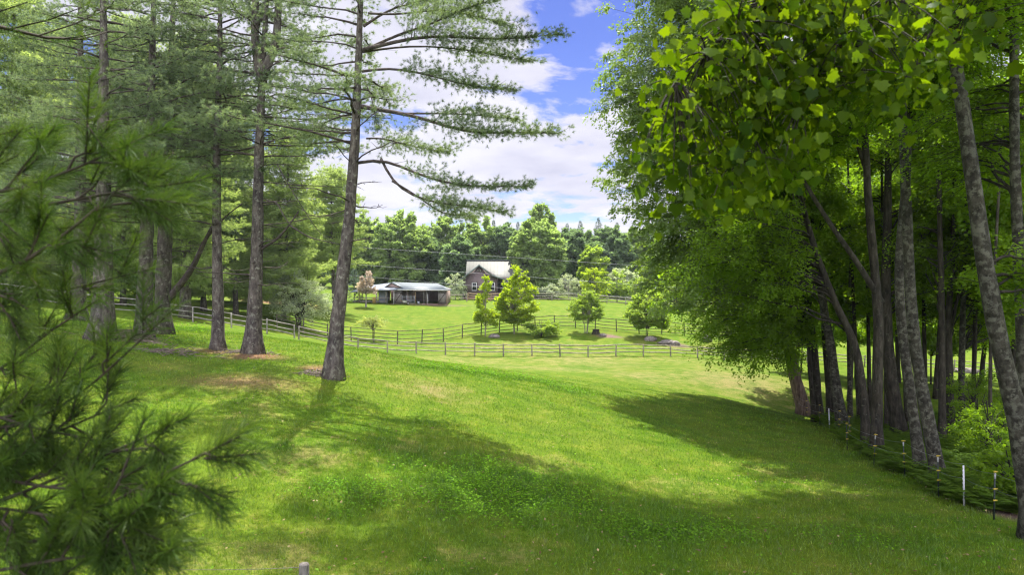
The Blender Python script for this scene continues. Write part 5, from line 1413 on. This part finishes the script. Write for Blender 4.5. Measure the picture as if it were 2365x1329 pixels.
# ------------------------------------------------------------------ barn
def barn():
    Y = 110.0
    p = gxy(810, Y); p[2] = min(p[2], g1(p[0] + 8, Y)) - 0.05
    root = thing('barn', 'low open fronted barn with blue grey metal roof and a leaning left roof', 'barn', p)
    w = MB()
    w.box((9.9, 6.9, 1.2), (9.7, .12, 2.6)); w.box((14.7, 3.5, 1.2), (.12, 6.6, 2.4)); w.box((8.6, 3.6, 1.2), (.12, 6.4, 2.4)); w.box((11.35, 4.6, 1.2), (.1, 4.4, 2.4))
    w.box((4.0, 6.6, 1.0), (1.9, .1, 2.0))
    w.build('wall', M['barn_wall'], root)
    MB().box((4.85, .9, 1.05), (1.35, .1, 2.05)).build('side_panel', M['blue_panel'], root)
    f = MB(); f.box((8.5, 3.5, -.12), (12.5, 7.0, .3)); f.build('floor', M['brick'], root)
    r = MB()
    slab(r, (6.6, -.45, 2.28), (15.0, -.45, 2.22), (13.0, 3.6, 3.22), (6.3, 3.6, 3.42), .12)
    slab(r, (6.3, 3.6, 3.42), (13.0, 3.6, 3.22), (15.0, 7.4, 2.25), (5.5, 7.4, 2.25), .12)
    slab(r, (15.0, -.45, 2.22), (15.02, 7.4, 2.22), (13.02, 3.65, 3.22), (13.0, 3.6, 3.22), .12)
    rf = r.build('main_roof', M['roof_blue'], root)
    l = MB()
    slab(l, (0, -.3, 1.9), (6.4, -.3, 2.27), (6.3, 3.55, 3.40), (1.0, 3.3, 2.75), .10); slab(l, (0, -.3, 1.9), (1.0, 3.3, 2.75), (1.0, 3.35, 2.75), (0, 6.6, 1.9), .10); slab(l, (0, 6.6, 1.9), (1.0, 3.35, 2.75), (6.3, 3.6, 3.40), (6.2, 6.6, 2.2), .10)
    slab(l, (3.7, -.8, 2.16), (7.3, -.8, 2.26), (6.0, 1.2, 2.86), (4.6, 1.2, 2.50), .10)
    l.build('side_roof', M['roof_light'], root)
    g = MB(); g.add([(5.35, .55, 2.66), (8.15, .55, 2.40), (6.2, .55, 3.28), (6.2, 3.0, 3.30)], t=[[0, 1, 2]])
    prism_y(g, [(5.45, 2.62), (7.9, 2.42), (6.2, 3.22)], .5, .58)
    gb = g.build('front_gable', M['barn_wall'], root)
    s = MB()
    slab(s, (6.2, .35, 3.36), (8.2, .35, 2.42), (8.2, 2.2, 2.62), (6.2, 3.6, 3.46), .07)
    slab(s, (5.2, .35, 2.66), (6.2, .35, 3.36), (6.2, 3.6, 3.46), (5.2, 2.4, 2.9), .07)
    s.build('gable_roof', M['roof_blue'], gb)
    e = MB(); e.bar((6.6, -.48, 2.2), (15.0, -.48, 2.14), .10, .12); e.bar((6.9, -.47, 2.15), (6.72, -.32, 1.95), .09, .09); e.bar((6.72, -.32, 2.0), (6.66, -.30, .0), .10, .10)
    e.build('gutter', M['white'], root)
    for (x, y, h, k, m) in ((1.2, .5, 1.95, .13, 'tan_wood'), (4.05, -.2, 2.1, .17, 'fence_wood'), (5.5, -.3, 2.15, .13, 'fence_wood'), (9.95, .0, 2.2, .12, 'tan_wood'), (11.25, .1, 2.2, .11, 'fence_pale'), (11.6, .2, 2.2, .11, 'fence_pale'), (11.85, .1, 1.6, .09, 'white'), (2.9, 5.5, 1.9, .13, 'fence_wood'), (.6, 5.6, 1.9, .13, 'fence_wood')):
        MB().box((x, y, h/2 - .05), (k, k, h)).build('post', M[m], root)
    def zdoor(x0, x1, y):
        d = MB(); d.box(((x0+x1)/2, y, 1.05), (x1-x0, .06, 2.05)); do = d.build('door', M['grey_wood'], root)
        b = MB(); b.box(((x0+x1)/2, y-.05, 1.75), (x1-x0, .04, .13)); b.box(((x0+x1)/2, y-.05, .25), (x1-x0, .04, .13)); b.bar((x0+.06, y-.052, .32), (x1-.06, y-.052, 1.68), .04, .13)
        b.build('brace', M['trim'], do)
    zdoor(6.78, 7.85, -.05); zdoor(13.45, 14.62, -.05)
    gt = MB()
    for z in (.25, .46, .67, .88, 1.1, 1.32): gt.tube([(7.95, -.12, z), (9.85, -.12, z)], .028, 6)
    for x in (7.95, 8.65, 9.3, 9.85): gt.tube([(x, -.125, .2), (x, -.125, 1.36)], .028, 6)
    gt.build('gate', M['steel'], root)
    rl = MB()
    for z in (.4, .95):
        rl.bar((4.1, -.28, z), (5.5, -.36, z), .05, .13); rl.bar((1.2, .42, z), (3.3, .1, z), .05, .13)
    rl.bar((5.55, -.3, 1.0), (6.6, -.3, 1.0), .05, .09); rl.bar((1.2, .42, 1.0), (.0, 1.5, .95), .05, .11); rl.bar((.0, 1.5, .4), (1.2, .5, .4), .05, .11)
    rl.build('pen_rails', M['fence_pale'], root)
    MB().box((3.62, -.1, .55), (.5, .08, 1.1)).build('pen_panel', M['yellow_wood'], root)
    lo = MB()
    for z in (1.5, 1.8): lo.bar((9.3, .3, z), (9.9, .3, z), .06, .08)
    lo.bar((10.1, 2, 1.75), (11.2, 2, 1.75), .3, .05); lo.bar((10.1, 2, 1.1), (11.2, 2, 1.1), .3, .05)
    lo.build('shelf', M['tan_wood'], root)
    return p
bp = barn()
def barrow():
    b = bp + np.array([8.55, -.95, 0]); b[2] = g1(b[0], b[1])
    root = thing('wheelbarrow', 'white tray wheelbarrow parked before the barn gate', 'wheelbarrow', b)
    t = MB(); t.add([(-.42,-.3,.62),(.30,-.3,.55),(.30,.3,.55),(-.42,.3,.62),(-.28,-.2,.34),(.12,-.2,.32),(.12,.2,.32),(-.28,.2,.34)], q=[[4,7,6,5],[0,1,5,4],[1,2,6,5],[2,3,7,6],[3,0,4,7]])
    t.build('tray', M['white'], root)
    h = MB()
    for s in (-.2, .2): h.tube([(-.75, s*1.2, .62), (-.3, s, .40), (.42, s*.25, .19)], .022, 6); h.tube([(-.25, s, .38), (-.32, s, .02)], .018, 6)
    h.build('handles', M['tan_wood'], root)
    a = np.linspace(0, 2*math.pi, 17)
    w = MB().tube(np.stack([.42 + .15*np.cos(a), np.zeros(17), .19 + .15*np.sin(a)], 1), .042, 6, caps=False); wo = w.build('wheel', M['rubber'], root)
    MB().tube([(.42, -.04, .19), (.42, .04, .19)], .09, 10).build('rim', M['white'], wo)
barrow()
bk = bp + np.array([10.45, -.15, 0]); bk[2] = g1(bk[0], bk[1]) + .02
r = thing('bucket', 'grey metal bucket on the floor of the barn opening', 'bucket', bk)
MB().tube([(0, 0, 0), (0, 0, .42)], [.15, .2], 12).build('pail', M['steel'], r)
a = np.linspace(0, math.pi, 9); MB().tube(np.stack([.2*np.cos(a), np.zeros(9), .42 + .14*np.sin(a)], 1), .01, 4).build('handle', M['steel'], r)

# ------------------------------------------------------------------ stumps, stones, brush
def rock_mesh(seed, s):
    rng = np.random.default_rng(seed)
    n, m = 7, 10
    th = np.linspace(.05, math.pi - .05, n); ph = np.arange(m) * 2*math.pi / m
    v = np.stack([np.outer(np.sin(th), np.cos(ph)), np.outer(np.sin(th), np.sin(ph)), np.outer(np.cos(th), np.ones(m))], -1)
    v = v * (1 + rng.normal(0, .13, (n, m, 1))) * np.array(s)
    i = np.arange(n-1)[:, None]*m; j = np.arange(m)[None]; q = np.stack([i+j, i+m+j, i+m+(j+1) % m, i+(j+1) % m], -1).reshape(-1, 4)
    return MB().add(v.reshape(-1, 3), q=q, p=[list(range(m)), list(range((n-1)*m, n*m))[::-1]])
for i, (px, Y, s, lab) in enumerate([(1141, 83.8, (.75,.5,.32), 'low stone at the foot of the narrow young tree'), (1500, 84.5, (.8,.5,.4), 'grey stone under the round crowned young tree'), (1540, 83.5, (1.1,.6,.35), 'long flat pale stone right of the round crowned young tree'),
                               (1560, 83, (.6,.5,.35), 'rough stone at the right end of the bank stones'), (1632, 86, (.6,.5,.55), 'boulder on the bank in the edge of the grove shade'), (1392, 86, (.5,.4,.25), 'reddish stone on the bare soil right of the stump'),
                               (2232, 76.5, (1.3,.7,.4), 'pale rock on the far slope seen between grove trunks')]):
    b = gxy(px, Y); o = rock_mesh(700 + i, s).build('boulder', M['rock'], None, smooth=False); o.location = tuple(b + [0, 0, s[2]*.3]); tag(o, lab, 'stone', 'stones on the bank')
def stump(px, Y, r, h, lab, seed):
    rng = np.random.default_rng(seed); b = gxy(px, Y)
    root = thing('tree_stump', lab, 'stump', b)
    MB().tube([(0,0,-.2),(0,0,.05),(0,0,h*.5),(0,0,h)], [r*1.35, r*1.2, r, r*.97], 11, caps=False, wob=.15, rng=rng).build('bark', M['dark_bark'], root)
    a = np.arange(11)*2*math.pi/11; MB().add(np.stack([r*.95*np.cos(a), r*.95*np.sin(a), np.full(11, h-.01)], 1), p=[list(range(11))]).build('cut_face', M['tan_wood'], root)
stump(1376, 87, .42, .6, 'cut tree stump beside the vase shaped young tree', 720)
def brush(c, n, ln, sx, sy, h, seed, name, lab):
    rng = np.random.default_rng(seed); mb = MB()
    for _ in range(n):
        x, y = c[0] + rng.normal(0, sx), c[1] + rng.normal(0, sy)
        z = g1(x, y) + rng.uniform(0, h) * math.exp(-((x-c[0])/sx)**2/2); a = rng.uniform(0, 6.28); l = ln * rng.uniform(.4, 1.2)
        d = np.array([math.cos(a), math.sin(a), rng.normal(0, .22)])
        p = np.array([x, y, z]); mb.tube(np.stack([p - d*l/2, p + rng.normal(0, .03, 3), p + d*l/2 + rng.normal(0, .04, 3)]), [.012, .016, .006], 4)
    o = mb.build(name, M['stick'], None, c); o.location = tuple(c); tag(o, lab, 'brush pile', 'heaps of dead twigs at the pine feet')
brush(gxy(292, 33), 150, 1.2, .8, .5, .45, 731, 'brush_pile', 'brush pile of dead twigs between the two left pine trunks')
brush(gxy(738, 28.3), 70, .6, .35, .25, .16, 732, 'brush_pile', 'small heap of broken twigs at the foot of the nearest pine')
brush(gxy(570, 33.2), 80, .8, .7, .35, .14, 733, 'brush_pile', 'scatter of reddish twigs round the swollen pine foot')
brush(gxy(390, 31), 90, .9, .8, .5, .10, 734, 'brush_pile', 'loose sticks lying in the grass right of the brush pile')

# ------------------------------------------------------------------ thin summer haze
def build_haze():
    m, N, L, out = newmat('thin summer haze')
    v = N.new('ShaderNodeVolumePrincipled')
    v.inputs['Color'].default_value = (0.80, 0.88, 1.0, 1)
    v.inputs['Density'].default_value = HAZE
    v.inputs['Anisotropy'].default_value = 0.2
    L.new(v.outputs[0], out.inputs['Volume'])
    lo, hi = -5.6, 35.6
    o = MB().box((0, 950, (lo + hi) / 2), (3100, 3200, hi - lo)).build('haze', m)
    tag(o, 'thin bluish summer haze filling the valley air', 'haze', kind='stuff')
HAZE = 0.00013
build_haze()
